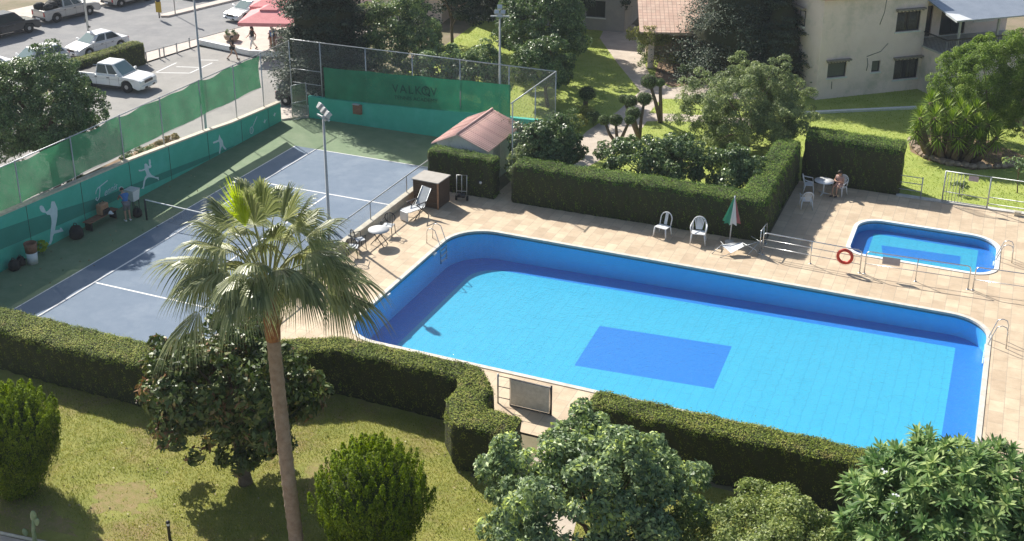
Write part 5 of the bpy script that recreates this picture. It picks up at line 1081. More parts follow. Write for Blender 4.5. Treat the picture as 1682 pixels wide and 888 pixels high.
ra = math.atan2(.974, .225)
t = car('pickup_truck', 'dusty silver pickup parked across the street with a black load', 'pickup', 'car_silver', (-34.2, 18.3, -.03), ra, 5.1, 1.8, 1.78, 2.95, .37)
b = MB()
for k in range(7): x, y = random.uniform(-2.2, -1.1), random.uniform(-.5, .5); b.lathe([(.05, 0), (.35, .05), (.38, .3), (.1, .5)], 9, c=(x, y, 1.05))
o = b.obj('tarpaulin_load', M['black']); o.parent = None; o.location = (-34.2, 18.3, -.03); o.rotation_euler = (0, 0, ra); tag(o, 'lumpy black load in the bed of the silver pickup', 'load')
car('suv', 'black off road car at the left edge across the street', 'suv', 'car_dark', (-34.5, 12.2, -.03), ra, 4.7, 1.85, 1.80, 2.7, .38)
car('suv', 'light silver estate car at the top edge across the street', 'suv', 'car_silver', (-33.0, 24.3, -.03), ra, 4.4, 1.75, 1.62, 2.6, .33)
car('hatchback', 'white hatchback facing left on the road beside the red parasols', 'hatch', 'car_white', (-20.9, 24.2, -.03), ra + PI, 4.2, 1.72, 1.48, 2.55, .31)
car('hatchback', 'white car with pale windscreen parked behind the left end of the lot hedge', 'hatch', 'car_white', (-26.1, 6.3, -.03), ra + PI, 4.2, 1.72, 1.5, 2.55, .31)
car('sedan', 'white saloon with silver screen parked behind the lot hedge, nearer the road', 'sedan', 'car_white', (-25.2, 11.3, -.03), ra + PI, 4.4, 1.72, 1.45, 2.6, .31)
car('sedan', 'white car cut off by the left edge of the picture', 'sedan', 'car_white', (-28.3, 3.2, -.03), ra + PI, 4.4, 1.74, 1.45, 2.6, .31)
car('sedan', 'dark car cut by the top edge beyond the traffic island', 'sedan', 'car_dark', (-28.9, 29.2, -.03), ra, 4.4, 1.75, 1.45, 2.6, .31)
car('suv', 'white off road car with spare wheel behind the corner gate', 'suv', 'car_white', (-7.6, 11.6, -.03), R(95), 4.2, 1.75, 1.75, 2.5, .36, spare=True)
car('suv', 'dark car in the conifer shade behind the court corner', 'suv', 'car_dark', (-4.6, 7.0, -.05), R(2), 4.2, 1.75, 1.6, 2.5, .34)

# ------------------------------------------------------------------ people
def skinmesh(name, V, E, Rr, m, parent, root=0, sub=1):
    me = bpy.data.meshes.new(name); me.from_pydata([tuple(v) for v in V], E, []); o = link(name, me, m, parent)
    s = o.modifiers.new('s', 'SKIN'); s.use_smooth_shade = True
    for i, v in enumerate(me.skin_vertices[0].data): q = Rr[i]; v.radius = (q, q) if not isinstance(q, tuple) else q; v.use_root = (i == root)
    d = o.modifiers.new('d', 'SUBSURF'); d.levels = d.render_levels = sub
    return apply_mods(o)
def person(label, loc, rz, pose, top_m, bot_m, hair='long', cap=None, sleeves=.5, legs=.45, scale=1.):
    """pose: dict of joints; faces +y before rz"""
    t = thing('person', label, 'person', loc, rz); J = {k: Vector(v) for k, v in pose.items()}
    names = ['pel', 'wai', 'che', 'nec', 'hd0', 'hd1', 'sl', 'el', 'wl', 'sr', 'er', 'wr', 'hl', 'kl', 'al', 'tl', 'hr', 'kr', 'ar', 'tr', 'hd2', 'nose']
    rad = dict(pel=.13, wai=.115, che=.135, nec=.055, hd0=.07, hd1=.10, hd2=.075, sl=.062, el=.042, wl=.03, sr=.062, er=.042, wr=.03, hl=.092, kl=.058, al=.038, tl=.035, hr=.092, kr=.058, ar=.038, tr=.035, nose=.018)
    E = ['pel wai', 'wai che', 'che nec', 'nec hd0', 'hd0 hd1', 'hd1 hd2', 'che sl', 'sl el', 'el wl', 'che sr', 'sr er', 'er wr', 'pel hl', 'hl kl', 'kl al', 'al tl', 'pel hr', 'hr kr', 'kr ar', 'ar tr', 'hd1 nose']
    up = (J['hd1'] - J['hd0']).normalized(); J['hd2'] = J['hd1'] + up * .085; fw = Vector((0, 1, 0)); J['nose'] = J['hd1'] + fw * .115 - up * .02
    V = [J[n] for n in names]; Rr = [rad[n] for n in names]; ed = [tuple(names.index(x) for x in e.split()) for e in E]
    for w, e_ in (('wl', 'el'), ('wr', 'er')):
        d = (J[w] - J[e_]).normalized(); sd = d.cross(Vector((0, 0, 1))); sd = sd.normalized() if sd.length > .1 else Vector((1, 0, 0)); wi = names.index(w)
        pm = J[w] + d * .05; V.append(pm); Rr.append(.03); pi = len(V) - 1; ed.append((wi, pi)); nn = d.cross(sd)
        for k, l in enumerate((.075, .085, .08, .06)):
            a = J[w] + d * .085 + sd * (.026 - .0175 * k); c = a + d * l * .5; f = c + (d * .8 + nn * .35).normalized() * l * .5
            V += [a, c, f]; Rr += [.009, .0085, .007]; q = len(V) - 3; ed += [(pi, q), (q, q + 1), (q + 1, q + 2)]
        a = J[w] + d * .04 + sd * .04; c = a + (d * .7 + sd * .6).normalized() * .05; V += [a, c]; Rr += [.01, .008]; q = len(V) - 2; ed += [(pi, q), (q, q + 1)]
    skinmesh('body', V, ed, Rr, M['skin'], t)
    L_ = lambda a, c, f: J[a].lerp(J[c], f)
    skinmesh('shirt', [J['pel'] + Vector((0, 0, .04)), J['wai'], J['che'], L_('che', 'nec', .7), J['sl'], L_('sl', 'el', sleeves), J['sr'], L_('sr', 'er', sleeves)], [(0, 1), (1, 2), (2, 3), (2, 4), (4, 5), (2, 6), (6, 7)], [.152, .142, .16, .075, .084, .07, .084, .07], M[top_m], t)
    skinmesh('trousers' if legs > .8 else 'shorts', [J['pel'], J['hl'], L_('hl', 'kl', min(1, legs)) if legs <= 1 else J['kl'], J['hr'], L_('hr', 'kr', min(1, legs)) if legs <= 1 else J['kr']] + ([L_('kl', 'al', legs - 1), L_('kr', 'ar', legs - 1)] if legs > 1 else []), [(0, 1), (1, 2), (0, 3), (3, 4)] + ([(2, 5), (4, 6)] if legs > 1 else []), [.158, .115, .09, .115, .09, .06, .06], M[bot_m], t)
    def hr_(b):
        T = Matrix.Translation(J['hd1'] + up * .035 - fw * .022) @ Matrix.Diagonal((.108, .118, .125, 1))
        b.lathe([(math.sin(a), math.cos(a)) for a in np.linspace(.03, 1.75 if hair != 'short' else 1.45, 8)][::-1], 14, T=T)
        if hair == 'long': b.tube([J['hd1'] - fw * .10, J['hd0'] - fw * .11, J['nec'] - fw * .12 - up * .1], [.075, .07, .03], 8)
    part('hair', M['hair'], t, hr_)
    for s in (-1, 1):
        part('eye', M['dark'], t, lambda b: b.lathe([(.004, -.008), (.010, 0), (.004, .008)], 8, c=J['hd1'] + fw * .093 + Vector((s * .034, 0, .012))))
        part('ear', M['skin'], t, lambda b: b.lathe([(.008, -.03), (.02, -.01), (.02, .015), (.006, .03)], 8, c=J['hd1'] + Vector((s * .102, 0, -.01))))
    part('mouth', M['taillight'], t, lambda b: b.box(tuple(J['hd1'] + fw * .092 + Vector((-.022, 0, -.058))), tuple(J['hd1'] + fw * .1 + Vector((.022, 0, -.050)))))
    if cap:
        def cp(b):
            T = Matrix.Translation(J['hd1'] + up * .05) @ Matrix.Diagonal((.118, .125, .12, 1)); b.lathe([(math.sin(a), math.cos(a)) for a in np.linspace(.03, 1.5, 7)][::-1], 14, T=T)
            b.lathe([(.03, 0), (.09, .008), (.09, .016), (.03, .012)], 12, c=J['hd1'] + up * .06 + fw * .13)
        part('cap', M[cap], t, cp)
    for a, c in (('al', 'tl'), ('ar', 'tr')): part('shoe', M['white' if cap else 'dark'], t, lambda b: b.tube([J[a] + Vector((0, -.05, -.035)), J[a].lerp(J[c], .5) + Vector((0, 0, -.02)), J[c] + Vector((0, .02, 0))], [.045, .05, .038], 8))
    return t
stand = dict(pel=(0, 0, .93), wai=(0, .01, 1.08), che=(0, 0, 1.33), nec=(0, .01, 1.47), hd0=(0, .03, 1.54), hd1=(0, .04, 1.63), sl=(-.18, 0, 1.39), el=(-.24, -.03, 1.12), wl=(-.24, .10, .90), sr=(.18, 0, 1.39), er=(.25, -.02, 1.12), wr=(.24, .12, .92), hl=(-.09, 0, .90), kl=(-.10, .02, .49), al=(-.11, -.02, .085), tl=(-.13, .13, .035), hr=(.09, 0, .90), kr=(.10, .02, .49), ar=(.11, -.02, .085), tr=(.13, .13, .035))
walk = dict(stand, kl=(-.09, .22, .52), al=(-.09, .30, .10), tl=(-.09, .45, .06), kr=(.09, -.05, .50), ar=(.09, -.38, .14), tr=(.09, -.26, .04), el=(-.25, -.14, 1.14), wl=(-.23, -.10, .90), er=(.25, .08, 1.13), wr=(.20, .30, 1.02))
lean = dict(stand, che=(0, .22, 1.26), nec=(0, .32, 1.37), hd0=(0, .38, 1.41), hd1=(0, .44, 1.48), wai=(0, .10, 1.07), sl=(-.18, .22, 1.30), sr=(.18, .22, 1.30), el=(-.24, .42, 1.08), wl=(-.18, .60, .98), er=(.24, .42, 1.08), wr=(.18, .62, .98))
sit = dict(pel=(0, 0, .53), wai=(0, -.01, .68), che=(0, .02, .93), nec=(0, .04, 1.07), hd0=(0, .07, 1.13), hd1=(0, .11, 1.21), sl=(-.18, .02, .99), el=(-.25, .10, .75), wl=(-.08, .30, .80), sr=(.18, .02, .99), er=(.25, .10, .75), wr=(.08, .30, .82), hl=(-.09, .04, .52), kl=(-.10, .44, .52), al=(-.10, .42, .09), tl=(-.11, .56, .035), hr=(.09, .04, .52), kr=(.11, .45, .53), ar=(.10, .50, .09), tr=(.11, .64, .035))
person('walking woman in black top and shorts crossing the parking lot', (-15.0, 13.4, -.045), R(-75), walk, 'black', 'black', sleeves=.15, legs=.4)
person('person in black top and white trousers walking by the low kerb wall', (-15.0, 15.9, .04), R(160), walk, 'black', 'white', 'long', sleeves=.3, legs=1.7)
person('person in teal top standing under the front red parasol', (-13.7, 16.5, .04), R(180), stand, 'blue_shirt', 'rust', 'short', sleeves=.4, legs=1.8)
person('person in blue shirt and white cap bending over the court bench', (-3.05, -12.35, 0), R(60), lean, 'blue_shirt', 'grey_shorts', 'short', cap='white', sleeves=.6, legs=.9)
person('woman in pink clothes seated in a white chair beside the round white table', (28.25, 5.0, 0), R(158), sit, 'pink_cloth', 'pink_cloth', 'long', sleeves=.5, legs=.75)

# ------------------------------------------------------------------ pool terrace furniture
def plastic_chair(label, loc, rz, arms=True, sc=1.28):
    t = thing('plastic_chair', label, 'chair', loc, rz, 'white plastic chairs on the terrace'); t.scale = (sc,) * 3; w = .24
    part('seat', M['white'], t, lambda b: b.add([(-w, -.22, .41), (w, -.22, .41), (w + .02, .22, .44), (-w - .02, .22, .44), (-w, -.22, .385), (w, -.22, .385), (w + .02, .22, .405), (-w - .02, .22, .405)], [(0, 1, 2, 3), (7, 6, 5, 4), (0, 4, 5, 1), (1, 5, 6, 2), (2, 6, 7, 3), (3, 7, 4, 0)]), .015)
    yb = lambda z: -.22 - (z - .42) * .28
    def back(b):
        o = [(-w + .01, yb(.42), .42)] + [(-w * math.cos(a) * (1.0), yb(.66 + .24 * math.sin(a)), .66 + .24 * math.sin(a)) for a in np.linspace(0, PI, 13)] + [(w - .01, yb(.42), .42)]; b.tube(o, .022, 8)
    part('back_frame', M['white'], t, back)
    def sl_(b):
        if arms:
            for k in range(7): x = (k - 3) * .055; zt = .66 + .24 * math.sqrt(max(0, 1 - (x * 1.15 / w) ** 2)); xb = x * .55; b.box((-.5, -.5, -.5), (.5, .5, .5), T=Matrix.Translation(((x + xb) / 2, yb((zt + .42) / 2), (zt + .42) / 2)) @ Matrix.Rotation(math.atan2(x - xb, zt - .42), 4, 'Y') @ Matrix.Rotation(R(15.6), 4, 'X') @ Matrix.Diagonal((.036, .012, zt - .44, 1)))
        else:
            for k in (-1, 0, 1): b.box((-.5, -.5, -.5), (.5, .5, .5), T=Matrix.Translation((k * .042, yb(.65), .65)) @ Matrix.Rotation(R(15.6), 4, 'X') @ Matrix.Diagonal((.034, .012, .46, 1)))
    part('back_slats', M['white'], t, sl_)
    for x, y, dx, dy in ((-w, .19, -.04, .05), (w, .19, .04, .05), (-w, -.19, -.03, -.08), (w, -.19, .03, -.08)): part('leg', M['white'], t, lambda b: b.tube([(x * .95, y, .41), (x + dx, y + dy, 0)], [.032, .022], 6))
    if arms:
        for s in (-1, 1): part('armrest', M['white'], t, lambda b: b.tube([(s * w, yb(.72), .72), (s * (w + .05), -.08, .66), (s * (w + .05), .15, .64), (s * w * 1.05, .20, .43)], [.022, .026, .026, .022], 6))
    return t
plastic_chair('armless white plastic chair standing alone before the far hedge', (21.35, -3.72, 0), R(168), False, 1.22)
plastic_chair('white plastic armchair with fan back, nearest the closed parasol', (23.1, -3.75, 0), R(190))
plastic_chair('white plastic armchair turned away, in the shade by the round table', (27.0, 2.55, 0), R(20), True, 1.1)
plastic_chair('white plastic armchair in deep shade against the hedge corner', (26.75, 4.75, 0), R(-80), True, 1.05)
plastic_chair('white plastic chair on which the woman in pink sits', (28.27, 4.98, 0), R(158), True, 1.1)
t = thing('round_table', 'round white pedestal table in the shaded hedge corner', 'table', (27.5, 4.7, 0)); part('tabletop', M['white'], t, lambda b: b.lathe([(.46, .72), (.5, .735), (.5, .755), (.05, .76)], 28)); part('pedestal', M['white'], t, lambda b: b.lathe([(.06, .05), (.04, .3), (.05, .72)], 12))
for k in range(3): a = 2 * PI * k / 3 + .3; part('leg', M['white'], t, lambda b: b.tube([(0, 0, .08), (.34 * math.cos(a), .34 * math.sin(a), .02)], [.04, .025], 6))
# closed striped parasol
t = thing('closed_parasol', 'closed parasol with green, white and dull red panels at the far hedge', 'parasol', (24.45, -3.12, 0), R(20))
part('pole', M['white'], t, lambda b: b.tube([(0, 0, 0), (.10, .03, 2.35)], .03, 8)); part('base', M['kerb'], t, lambda b: b.lathe([(.22, 0), (.22, .06), (.05, .12)], 16))
b = MB(); n = 16; vs = []
for i, (z, rr) in enumerate(((1.02, .42), (1.10, .40), (1.5, .27), (1.9, .15), (2.25, .04))):
    for j in range(n):
        a = 2 * PI * j / n; q = rr * (1 if j % 2 else .66) * (1 + .1 * math.sin(j * 2.1)); vs.append((q * math.cos(a) + .043 * z, q * math.sin(a) + .013 * z, z + (.06 if j % 2 == 0 and i == 0 else 0)))
for i in range(4):
    for j in range(n): b.add([vs[i * n + j], vs[i * n + (j + 1) % n], vs[(i + 1) * n + (j + 1) % n], vs[(i + 1) * n + j]], [(0, 1, 2, 3)], [0, 0, 1, 1, 2, 2, 0, 0, 0, 0, 0, 1, 1, 2, 2, 2][j])
b.obj('canopy', [M['umb_green'], M['umb_white'], M['umb_red']], t)
# collapsed sun lounger
t = thing('broken_lounger', 'collapsed sun lounger with pale sling lying by the far hedge corner', 'sun lounger', (25.0, -4.1, 0))
part('sling', M['white'], t, lambda b: b.add([(-.65, -.30, .38), (-.1, -.62, .22), (.35, -.1, .42), (.2, .18, .46), (-.3, .05, .40)], [(0, 1, 2, 3, 4)]))
for p in ([(-.75, .0, .42), (-.1, -.62, .22), (-.55, -.85, 0)], [(-.65, -.30, .38), (-1.0, -.6, 0)], [(.2, .18, .46), (.9, -.1, .35), (1.0, .1, .0)], [(.35, -.1, .42), (.95, .45, .55), (.5, .7, .62)], [(.95, .45, .55), (.55, -.2, 0)], [(-.65, -.3, .38), (.2, .18, .46)]): part('frame_tube', M['galv'], t, lambda b: b.tube(p, .018, 6))
# steel barriers
def barrier(label, x0, y0, x1, y1, bars=(.42, .78), h=1.1, sign=None):
    L = math.hypot(x1 - x0, y1 - y0); t = thing('steel_barrier', label, 'barrier', (x0, y0, 0), math.atan2(y1 - y0, x1 - x0), 'steel barriers between the two pools')
    part('frame', M['steel'], t, lambda b: b.tube([(0, 0, 0), (0, 0, h - .14), (.04, 0, h - .04), (.14, 0, h), (L - .14, 0, h), (L - .04, 0, h - .04), (L, 0, h - .14), (L, 0, 0)], .026, 8))
    part('middle_post', M['steel'], t, lambda b: b.tube([(L / 2, 0, 0), (L / 2, 0, h)], .022, 8))
    for z in bars: part('bar', M['steel'], t, lambda b: b.tube([(0, 0, z), (L, 0, z)], .018, 8))
    for x in (0, L / 2, L): part('foot', M['steel'], t, lambda b: b.lathe([(.07, 0), (.07, .012), (.03, .016)], 12, c=(x, 0, 0)))
    if sign: o = part('sign_panel', M['kiosk'], t, lambda b: b.box((sign, -.03, .62), (sign + .75, -.026, .98)))
    return t
barrier('left steel barrier beginning at the hedge corner, life ring on its right end', 26.15, -3.85, 30.55, -4.02)
barrier('middle steel barrier with a small plate in front of the paddling pool', 30.75, -4.02, 35.1, -3.80, (.5,), sign=.7)
barrier('right steel barrier running out of the picture past the paddling pool', 35.3, -3.78, 39.6, -3.5, (.5,))
barrier('short steel barrier standing behind the first one at the hedge corner', 26.0, -3.75, 26.05, -2.6, (.5,))
t = thing('life_ring', 'round red life ring hanging on the left steel barrier', 'life ring', (29.85, -4.08, .70), 0)
b = MB(); b.tube([(.31 * math.cos(a), 0, .31 * math.sin(a)) for a in np.linspace(0, 2 * PI, 33)[:-1]], .072, 10, closed=True); b.obj('ring', M['red'], t)
b = MB()
for k in range(4): a0 = PI / 4 + k * PI / 2; b.tube([((.40 + .03 * math.sin((a - a0) * 2)) * math.cos(a), 0, (.40 + .03 * math.sin((a - a0) * 2)) * math.sin(a)) for a in np.linspace(a0, a0 + PI / 2, 7)], .009, 5)
b.obj('grab_line', M['rope'], t)
# pool ladders
def ladder(label, loc, rz, w=.5, h=.78):
    t = thing('pool_ladder', label, 'ladder', loc, rz)
    for s in (-1, 1): part('handrail', M['steel'], t, lambda b: b.tube([(-.62, s * w / 2, 0), (-.60, s * w / 2, h * .75), (-.52, s * w / 2, h * .95), (-.36, s * w / 2, h), (-.18, s * w / 2, h * .9), (.05, s * w / 2, .05), (.10, s * w / 2, -.3), (.10, s * w / 2, -.95)], .022, 8))
    for z in (-.3, -.58, -.86): part('step', M['white'], t, lambda b: b.box((.06, -w / 2, z), (.16, w / 2, z + .03)))
ladder('steel pool ladder at the far left corner of the large pool', (12.05, -8.55, 0), R(0), .62); ladder('steel pool ladder on the right edge of the large pool', (36.2, -8.35, 0), R(180), .62, .95); ladder('steel ladder at the right end of the paddling pool', (36.15, .05, 0), R(180), .5, .85)
b = MB(); b.box((-.14, -.10, -.1), (.14, .02, -.04)); b.box((-.12, -.06, -.16), (.12, .0, -.1)); o = b.obj('skimmer', M['white'], None, .01); o.location = (12.17, -9.6, -.02); o.rotation_euler = (0, 0, PI / 2); tag(o, 'small white skimmer fitting on the left wall of the large pool', 'pool fitting')
b = MB(); b.box((-.12, -.08, -.1), (.12, .02, -.02)); o = b.obj('skimmer', M['white'], None, .01); o.location = (12.2, -14.1, -.02); o.rotation_euler = (0, 0, PI / 2); tag(o, 'white pool fitting beside the palm frond tips', 'pool fitting')
# steel fence and gate by the lawn
t = thing('steel_fence', 'steel rail fence with a barred gate between terrace and lawn', 'fence', (31.1, 6.0, 0))
part('rail', M['galv'], t, lambda b: [b.tube([(0, 0, z), (1.1, 0, z)], .022, 6) for z in (.42, .8, 1.15)]); part('post', M['galv'], t, lambda b: b.tube([(1.1, 0, -.02), (1.1, 0, 1.2)], .03, 8))
for x in (2.15, 4.3, 6.6, 9): part('post', M['galv'], t, lambda b: b.tube([(x, 0, -.02), (x, 0, 1.72)], .035, 8))
def gt(b):
    b.tube([(2.15, 0, .12), (2.15, 0, 1.72), (4.3, 0, 1.72), (4.3, 0, .12)], .028, 8, closed=True); b.tube([(2.15, 0, .62), (4.3, 0, .55)], .02, 6)
    for k in range(6): b.tube([(2.3 + k * .15, 0, .12), (2.3 + k * .15, 0, 1.72)], .014, 6)
part('gate', M['galv'], t, gt)
part('rail', M['galv'], t, lambda b: [b.tube([(4.3, 0, z), (12, 0, z)], .022, 6) for z in (.3, .65, 1.72)])
part('plate', M['kiosk'], t, lambda b: b.box((3.25, -.04, 1.38), (3.72, -.03, 1.66)))
b = MB(); b.box((-.16, -.13, 0), (.16, .13, .22)); o = b.obj('drain_box', M['ledge'], None, .02); o.location = (36.85, 5.75, 0); tag(o, 'small cream box on the terrace edge by the steel fence', 'box')
b = MB(); b.box((31.0, 5.93, -.04), (46, 6.25, .06)); struct(b.obj('kerb', M['kerb']))
# near gate: grey panel
t = thing('pool_gate', 'grey metal panel gate open between the two near hedges', 'gate', (20.0, -20.2, 0))
part('panel', M['slab'], t, lambda b: b.box((.50, -.02, .08), (1.98, .02, 1.10))); part('frame', M['dark'], t, lambda b: b.tube([(.47, 0, .03), (.47, 0, 1.13), (2.01, 0, 1.13), (2.01, 0, .03)], .026, 6, closed=True))
part('post', M['galv'], t, lambda b: b.tube([(0, 0, 0), (0, 0, 1.2)], .035, 8)); part('post', M['dark'], t, lambda b: b.tube([(2.06, 0, 0), (2.06, 0, 1.2)], .035, 8))
part('bar', M['dark'], t, lambda b: [b.tube([(0, 0, z), (.47, 0, z)], .015, 6) for z in (.25, .7, 1.13)])
# brown storage box and hand truck
t = thing('storage_box', 'dark brown slatted storage box with flat grey lid beside the low court wall', 'storage box', (8.75, -5.0, 0), R(-3))
def bx_(b):
    for k in range(12):
        z = .03 + k * .112; b.box((0, 0, z), (1.42, .022, z + .10)); b.box((1.398, .025, z), (1.42, 1.2, z + .10)); b.box((0, .025, z), (.022, 1.2, z + .10)); b.box((.025, 1.178, z), (1.395, 1.2, z + .10))
part('side_slats', mat('box_wood', (.085, .056, .038), .7, (.11, .072, .05), 6.), t, bx_); part('liner', M['dark'], t, lambda b: b.box((.03, .03, .01), (1.39, 1.17, 1.36)))
part('lid', M['boxtop'], t, lambda b: b.box((-.06, -.06, 1.385), (1.48, 1.26, 1.44)), .015); part('corner_post', M['tan'], t, lambda b: b.box((1.385, -.03, 0), (1.45, .035, 1.384)))
t = thing('hand_truck', 'tall grey hand truck leaning beside the brown storage box', 'hand truck', (10.75, -3.55, 0), R(15))
part('frame', M['galv'], t, lambda b: [b.tube(p, .02, 6) for p in ([(-.26, 0, .1), (-.26, .12, 1.35), (.26, .12, 1.35), (.26, 0, .1)], [(0, .0, .1), (0, .12, 1.35)], [(-.26, .05, .5), (.26, .05, .5)])])
for s in (-1, 1): part('wheel', M['tyre'], t, lambda b: b.lathe([(.04, -.04), (.13, -.04), (.13, .04), (.04, .04)], 14, T=Matrix.Translation((s * .28, .05, .13)) @ Matrix.Rotation(PI / 2, 4, 'Y')))
part('motor', M['dark'], t, lambda b: b.tube([(-.18, -.02, .3), (.18, -.02, .3)], .13, 12))
t = thing('wall_lamp', 'small white lamp stuck on the hedge behind the brown box', 'lamp', (11.45, -2.84, .85)); part('body', M['dark'], t, lambda b: b.box((-.12, -.02, -.06), (.0, .1, .06)), .01); part('lens', M['white'], t, lambda b: b.lathe([(.05, -.06), (.07, 0), (.05, .06)], 12, c=(.05, -.03, 0)))
# reclining garden chair, bistro table, chairs
t = thing('recliner', 'pale sling reclining chair with footrest beside the brown box', 'garden chair', (9.55, -6.25, 0), R(160)); t.scale = (1.2, 1.2, 1.2)
def slng(b):
    p = [(-.62, .42), (-.38, .43), (.16, .40), (.22, .42), (.62, 1.12)]; 
    for (x0, z0), (x1, z1) in zip(p, p[1:]): b.add([(-.24, -x0, z0), (.24, -x0, z0), (.24, -x1, z1), (-.24, -x1, z1)], [(0, 1, 2, 3)])
part('sling', M['grey_cloth'], t, slng)
part('footrest', M['white'], t, lambda b: b.box((-.22, .64, .02), (.22, .70, .42)), .01)
for s in (-1, 1):
    part('side_frame', M['galv'], t, lambda b: b.tube([(s * .26, .62, .42), (s * .26, -.2, .40), (s * .26, -.62, 1.12)], .018, 6)); part('leg', M['dark'], t, lambda b: b.tube([(s * .27, .35, 0), (s * .27, -.3, .62)], .02, 6)); part('leg', M['dark'], t, lambda b: b.tube([(s * .27, -.45, 0), (s * .27, .2, .62)], .02, 6)); part('armrest', M['dark'], t, lambda b: b.box((s * .27 - .03, -.35, .62), (s * .27 + .03, .25, .65)), .01)
t = thing('bistro_table', 'round grey bistro table on crossed dark legs by the low wall', 'table', (9.45, -9.85, 0)); part('tabletop', M['tin_table'], t, lambda b: b.lathe([(.48, .72), (.5, .73), (.5, .75), (.05, .752)], 30))
for s in (-1, 1):
    for y in (-.2, .2): part('leg', M['dark'], t, lambda b: b.tube([(s * .34, y, 0), (-s * .26, y, .72)], .02, 6))
def bistro(label, loc, rz, m):
    t = thing('garden_chair', label, 'garden chair', loc, rz, 'dark chairs round the bistro table'); t.scale = (1.15,) * 3
    part('seat', m, t, lambda b: b.box((-.22, -.2, .42), (.22, .22, .45)), .02)
    part('back', M['dark'], t, lambda b: (b.tube([(.22 * math.cos(a), -.22 - .03, .68 + .22 * math.sin(a)) for a in np.linspace(0, 2 * PI, 17)[:-1]], .022, 6, closed=True), [b.tube([(x, -.25, .5), (x, -.25, .86)], .01, 5) for x in (-.1, 0, .1)]))
    for x, y in ((-.2, -.2), (.2, -.2), (-.2, .2), (.2, .2)): part('leg', M['dark'], t, lambda b: b.tube([(x, y, .43), (x * 1.15, y * 1.15, 0)], .016, 6))
    for s in (-1, 1): part('armrest', M['dark'], t, lambda b: b.tube([(s * .24, -.24, .66), (s * .25, .2, .64), (s * .22, .2, .43)], .016, 6))
bistro('dark round backed chair behind the bistro table', (9.35, -8.75, 0), R(190), M['grey_cloth']); bistro('dark chair left of the bistro table, half hidden by the palm frond', (8.85, -10.7, 0), R(-35), M['grey_cloth']); bistro('dark chair nearest the palm frond below the bistro table', (9.0, -11.5, 0), R(20), M['grey_cloth'])
# ------------------------------------------------------------------ things along the court wall
t = thing('court_bench', 'low brown bench along the mural wall', 'bench', (-4.0, -13.15, 0), R(90))
part('seat', M['rust'], t, lambda b: [b.box((-1.0, -.24 + k * .16, .42), (1.0, -.10 + k * .16, .46)) for k in range(3)]); [part('leg', M['dark'], t, lambda b: b.box((x - .03, -.2, 0), (x + .03, .2, .418))) for x in (-.85, .85)]
t = thing('sports_bag', 'tan and black sports bag with white cap standing on the court bench', 'bag', (-4.0, -12.95, .46)); part('body', M['tan'], t, lambda b: b.box((-.18, -.28, 0), (.18, .28, .55)), .08); part('pocket', M['black'], t, lambda b: b.box((.183, -.22, .02), (.30, .22, .3)), .05); part('handle', M['black'], t, lambda b: b.tube([(0, -.15, .54), (0, -.08, .68), (0, .08, .68), (0, .15, .54)], .015, 6))
b = MB(); b.lathe([(.13, 0), (.12, .06), (.08, .11), (.02, .13)], 14); b.lathe([(.05, 0), (.1, .005), (.1, .012), (.05, .015)], 12, c=(.12, 0, 0)); o = b.obj('white_cap', M['white']); o.location = (-3.72, -12.8, .465); tag(o, 'white cap lying in front of the tan bag on the bench', 'cap')
t = thing('ball_hopper', 'pale grey bin on dark legs by the net post', 'ball bin', (-3.5, -11.35, 0)); part('bin', M['white'], t, lambda b: b.add([(-.22, -.2, .65), (.22, -.2, .65), (.22, .2, .65), (-.22, .2, .65), (-.28, -.26, 1.2), (.28, -.26, 1.2), (.28, .26, 1.2), (-.28, .26, 1.2)], [(3, 2, 1, 0), (0, 1, 5, 4), (1, 2, 6, 5), (2, 3, 7, 6), (3, 0, 4, 7)]))
for x in (-.2, .2):
    for y in (-.18, .18): part('leg', M['dark'], t, lambda b: b.tube([(x, y, 0), (x, y, .65)], .018, 6))
part('lid', M['tin_table'], t, lambda b: b.box((-.3, -.28, 1.203), (.3, .28, 1.24)), .01)
def bag(label, x, y, s, m='black'):
    t = thing('sports_bag', label, 'bag', (x, y, 0)); part('body', M[m], t, lambda b: b.lathe([(s * .7, 0), (s, s * .3), (s * .95, s * 1.1), (s * .6, s * 1.7), (s * .1, s * 1.85)], 12)); part('handle', M['dark'], t, lambda b: b.tube([(-s * .4, 0, s * 1.7), (-s * .2, 0, s * 2.2), (s * .2, 0, s * 2.2), (s * .4, 0, s * 1.7)], .02, 6))
bag('black backpack on the court beside the largest painted player', -3.95, -14.9, .34); bag('dark bag at the foot of the pale grey bin', -3.0, -11.7, .24); bag('dark bag on the court at the left edge', -4.1, -18.7, .26); bag('second dark bag behind the red and white barrel', -4.2, -18.2, .22)
t = thing('litter_barrel', 'barrel with white lower half and rusty red upper half by the mural wall', 'bin', (-3.85, -17.85, 0)); part('lower_half', M['white'], t, lambda b: b.lathe([(.22, 0), (.25, .55)], 18)); part('upper_half', M['rust'], t, lambda b: b.lathe([(.252, .553), (.29, 1.0), (.26, 1.0), (.22, .6)], 18))
P, N, C = crown_points((0, 0, .3), (.22, .22, .3), 14, 30, .14); V, F = leafset(P, N, .12, .035); t = thing('small_plant', 'small bright yellow green weed at the foot of the mural wall', 'plant', (-4.2, -16.85, 0)); npmesh('leaves', V, F, G_['spear'], t); part('stem', M['bark'], t, lambda b: b.tube([(0, 0, -.05), (0, 0, .3)], .015, 5))
t = thing('meter_box', 'small brown box hanging on the far green court wall', 'box', (.15, 4.5, 1.0)); part('body', M['rust'], t, lambda b: b.box((-.28, -.08, -.28), (.28, .095, .30)), .015); part('cap', M['tin_table'], t, lambda b: b.box((-.30, -.12, .303), (.15, .095, .345)), .01)

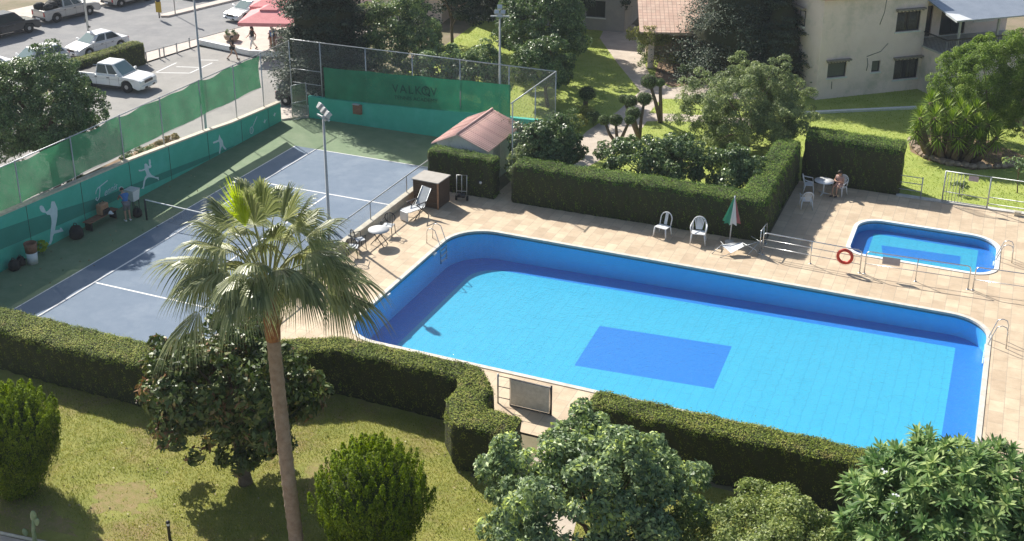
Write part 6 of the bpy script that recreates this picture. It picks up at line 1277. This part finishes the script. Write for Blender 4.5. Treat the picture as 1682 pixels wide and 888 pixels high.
# ------------------------------------------------------------------ thin summer haze over the whole place
hz = MB(); hz.box((-310, -210, -3), (310, 410, 27)); hz = hz.obj('haze', None); hz['kind'] = 'stuff'; tag(hz, 'thin pale summer haze over the whole place', 'haze'); hz['kind'] = 'stuff'
hm = bpy.data.materials.new('haze_air'); hm.use_nodes = True; hn = hm.node_tree; hn.nodes.remove(hn.nodes['Principled BSDF'])
pv = hn.nodes.new('ShaderNodeVolumePrincipled'); pv.inputs['Color'].default_value = (.80, .88, 1, 1); pv.inputs['Density'].default_value = HAZE; pv.inputs['Anisotropy'].default_value = .3
hn.links.new(pv.outputs[0], hn.nodes['Material Output'].inputs['Volume']); hz.data.materials.clear(); hz.data.materials.append(hm)
# ------------------------------------------------------------------ camera, sun, sky
cam = bpy.data.cameras.new('camera'); co = bpy.data.objects.new('camera', cam); COL.objects.link(co); scene.camera = co
F_, PITCH, YAW, ROLL, PPY = CAMP[0], CAMP[1], CAMP[2], CAMP[3], CAMP[7]
cam.sensor_fit = 'HORIZONTAL'; cam.sensor_width = 36.; cam.lens = F_ / 1682 * 36; cam.clip_end = 2000; cam.clip_start = .5
cam.shift_y = -(444 - PPY) / 1682
fw = Vector((-math.sin(YAW) * math.cos(PITCH), math.cos(YAW) * math.cos(PITCH), -math.sin(PITCH))); rt = fw.cross(Vector((0, 0, 1))).normalized(); upv = rt.cross(fw)
r2 = rt * math.cos(ROLL) + upv * math.sin(ROLL); u2 = -rt * math.sin(ROLL) + upv * math.cos(ROLL)
m4 = Matrix((r2, u2, -fw)).transposed().to_4x4(); m4.translation = Vector(CAMP[4:7]); co.matrix_world = m4
sd = Vector((.665, -.409, -.625)).normalized()
sun = bpy.data.lights.new('sun', 'SUN'); sun.energy = 5.0; sun.angle = R(.55); sun.color = (1, .95, .86); so = bpy.data.objects.new('sun', sun); COL.objects.link(so); so.rotation_euler = sd.to_track_quat('-Z', 'Y').to_euler(); so.location = (-30, 30, 40)
w = bpy.data.worlds.new('World'); scene.world = w; w.use_nodes = True; nt = w.node_tree; bg = nt.nodes['Background']
sk = nt.nodes.new('ShaderNodeTexSky'); sk.sky_type = 'NISHITA'; sk.sun_disc = False; sk.sun_elevation = R(38.7); sk.sun_rotation = R(-58.4); sk.air_density = 1.2; sk.dust_density = 1.5
nt.links.new(sk.outputs[0], bg.inputs['Color']); bg.inputs['Strength'].default_value = .078
scene.render.engine = 'CYCLES'; cy = scene.cycles; cy.max_bounces = 6; cy.diffuse_bounces = 3; cy.glossy_bounces = 3; cy.transmission_bounces = 4; cy.transparent_max_bounces = 12; cy.caustics_reflective = False; cy.caustics_refractive = False; cy.use_adaptive_sampling = True; cy.adaptive_threshold = .02; cy.use_denoising = True
try: cy.denoiser = 'OPENIMAGEDENOISE'
except Exception: pass
vs = scene.view_settings; vs.view_transform = 'Standard'; vs.look = 'None'; vs.exposure = .62; vs.gamma = 1.; vs.use_curve_mapping = False
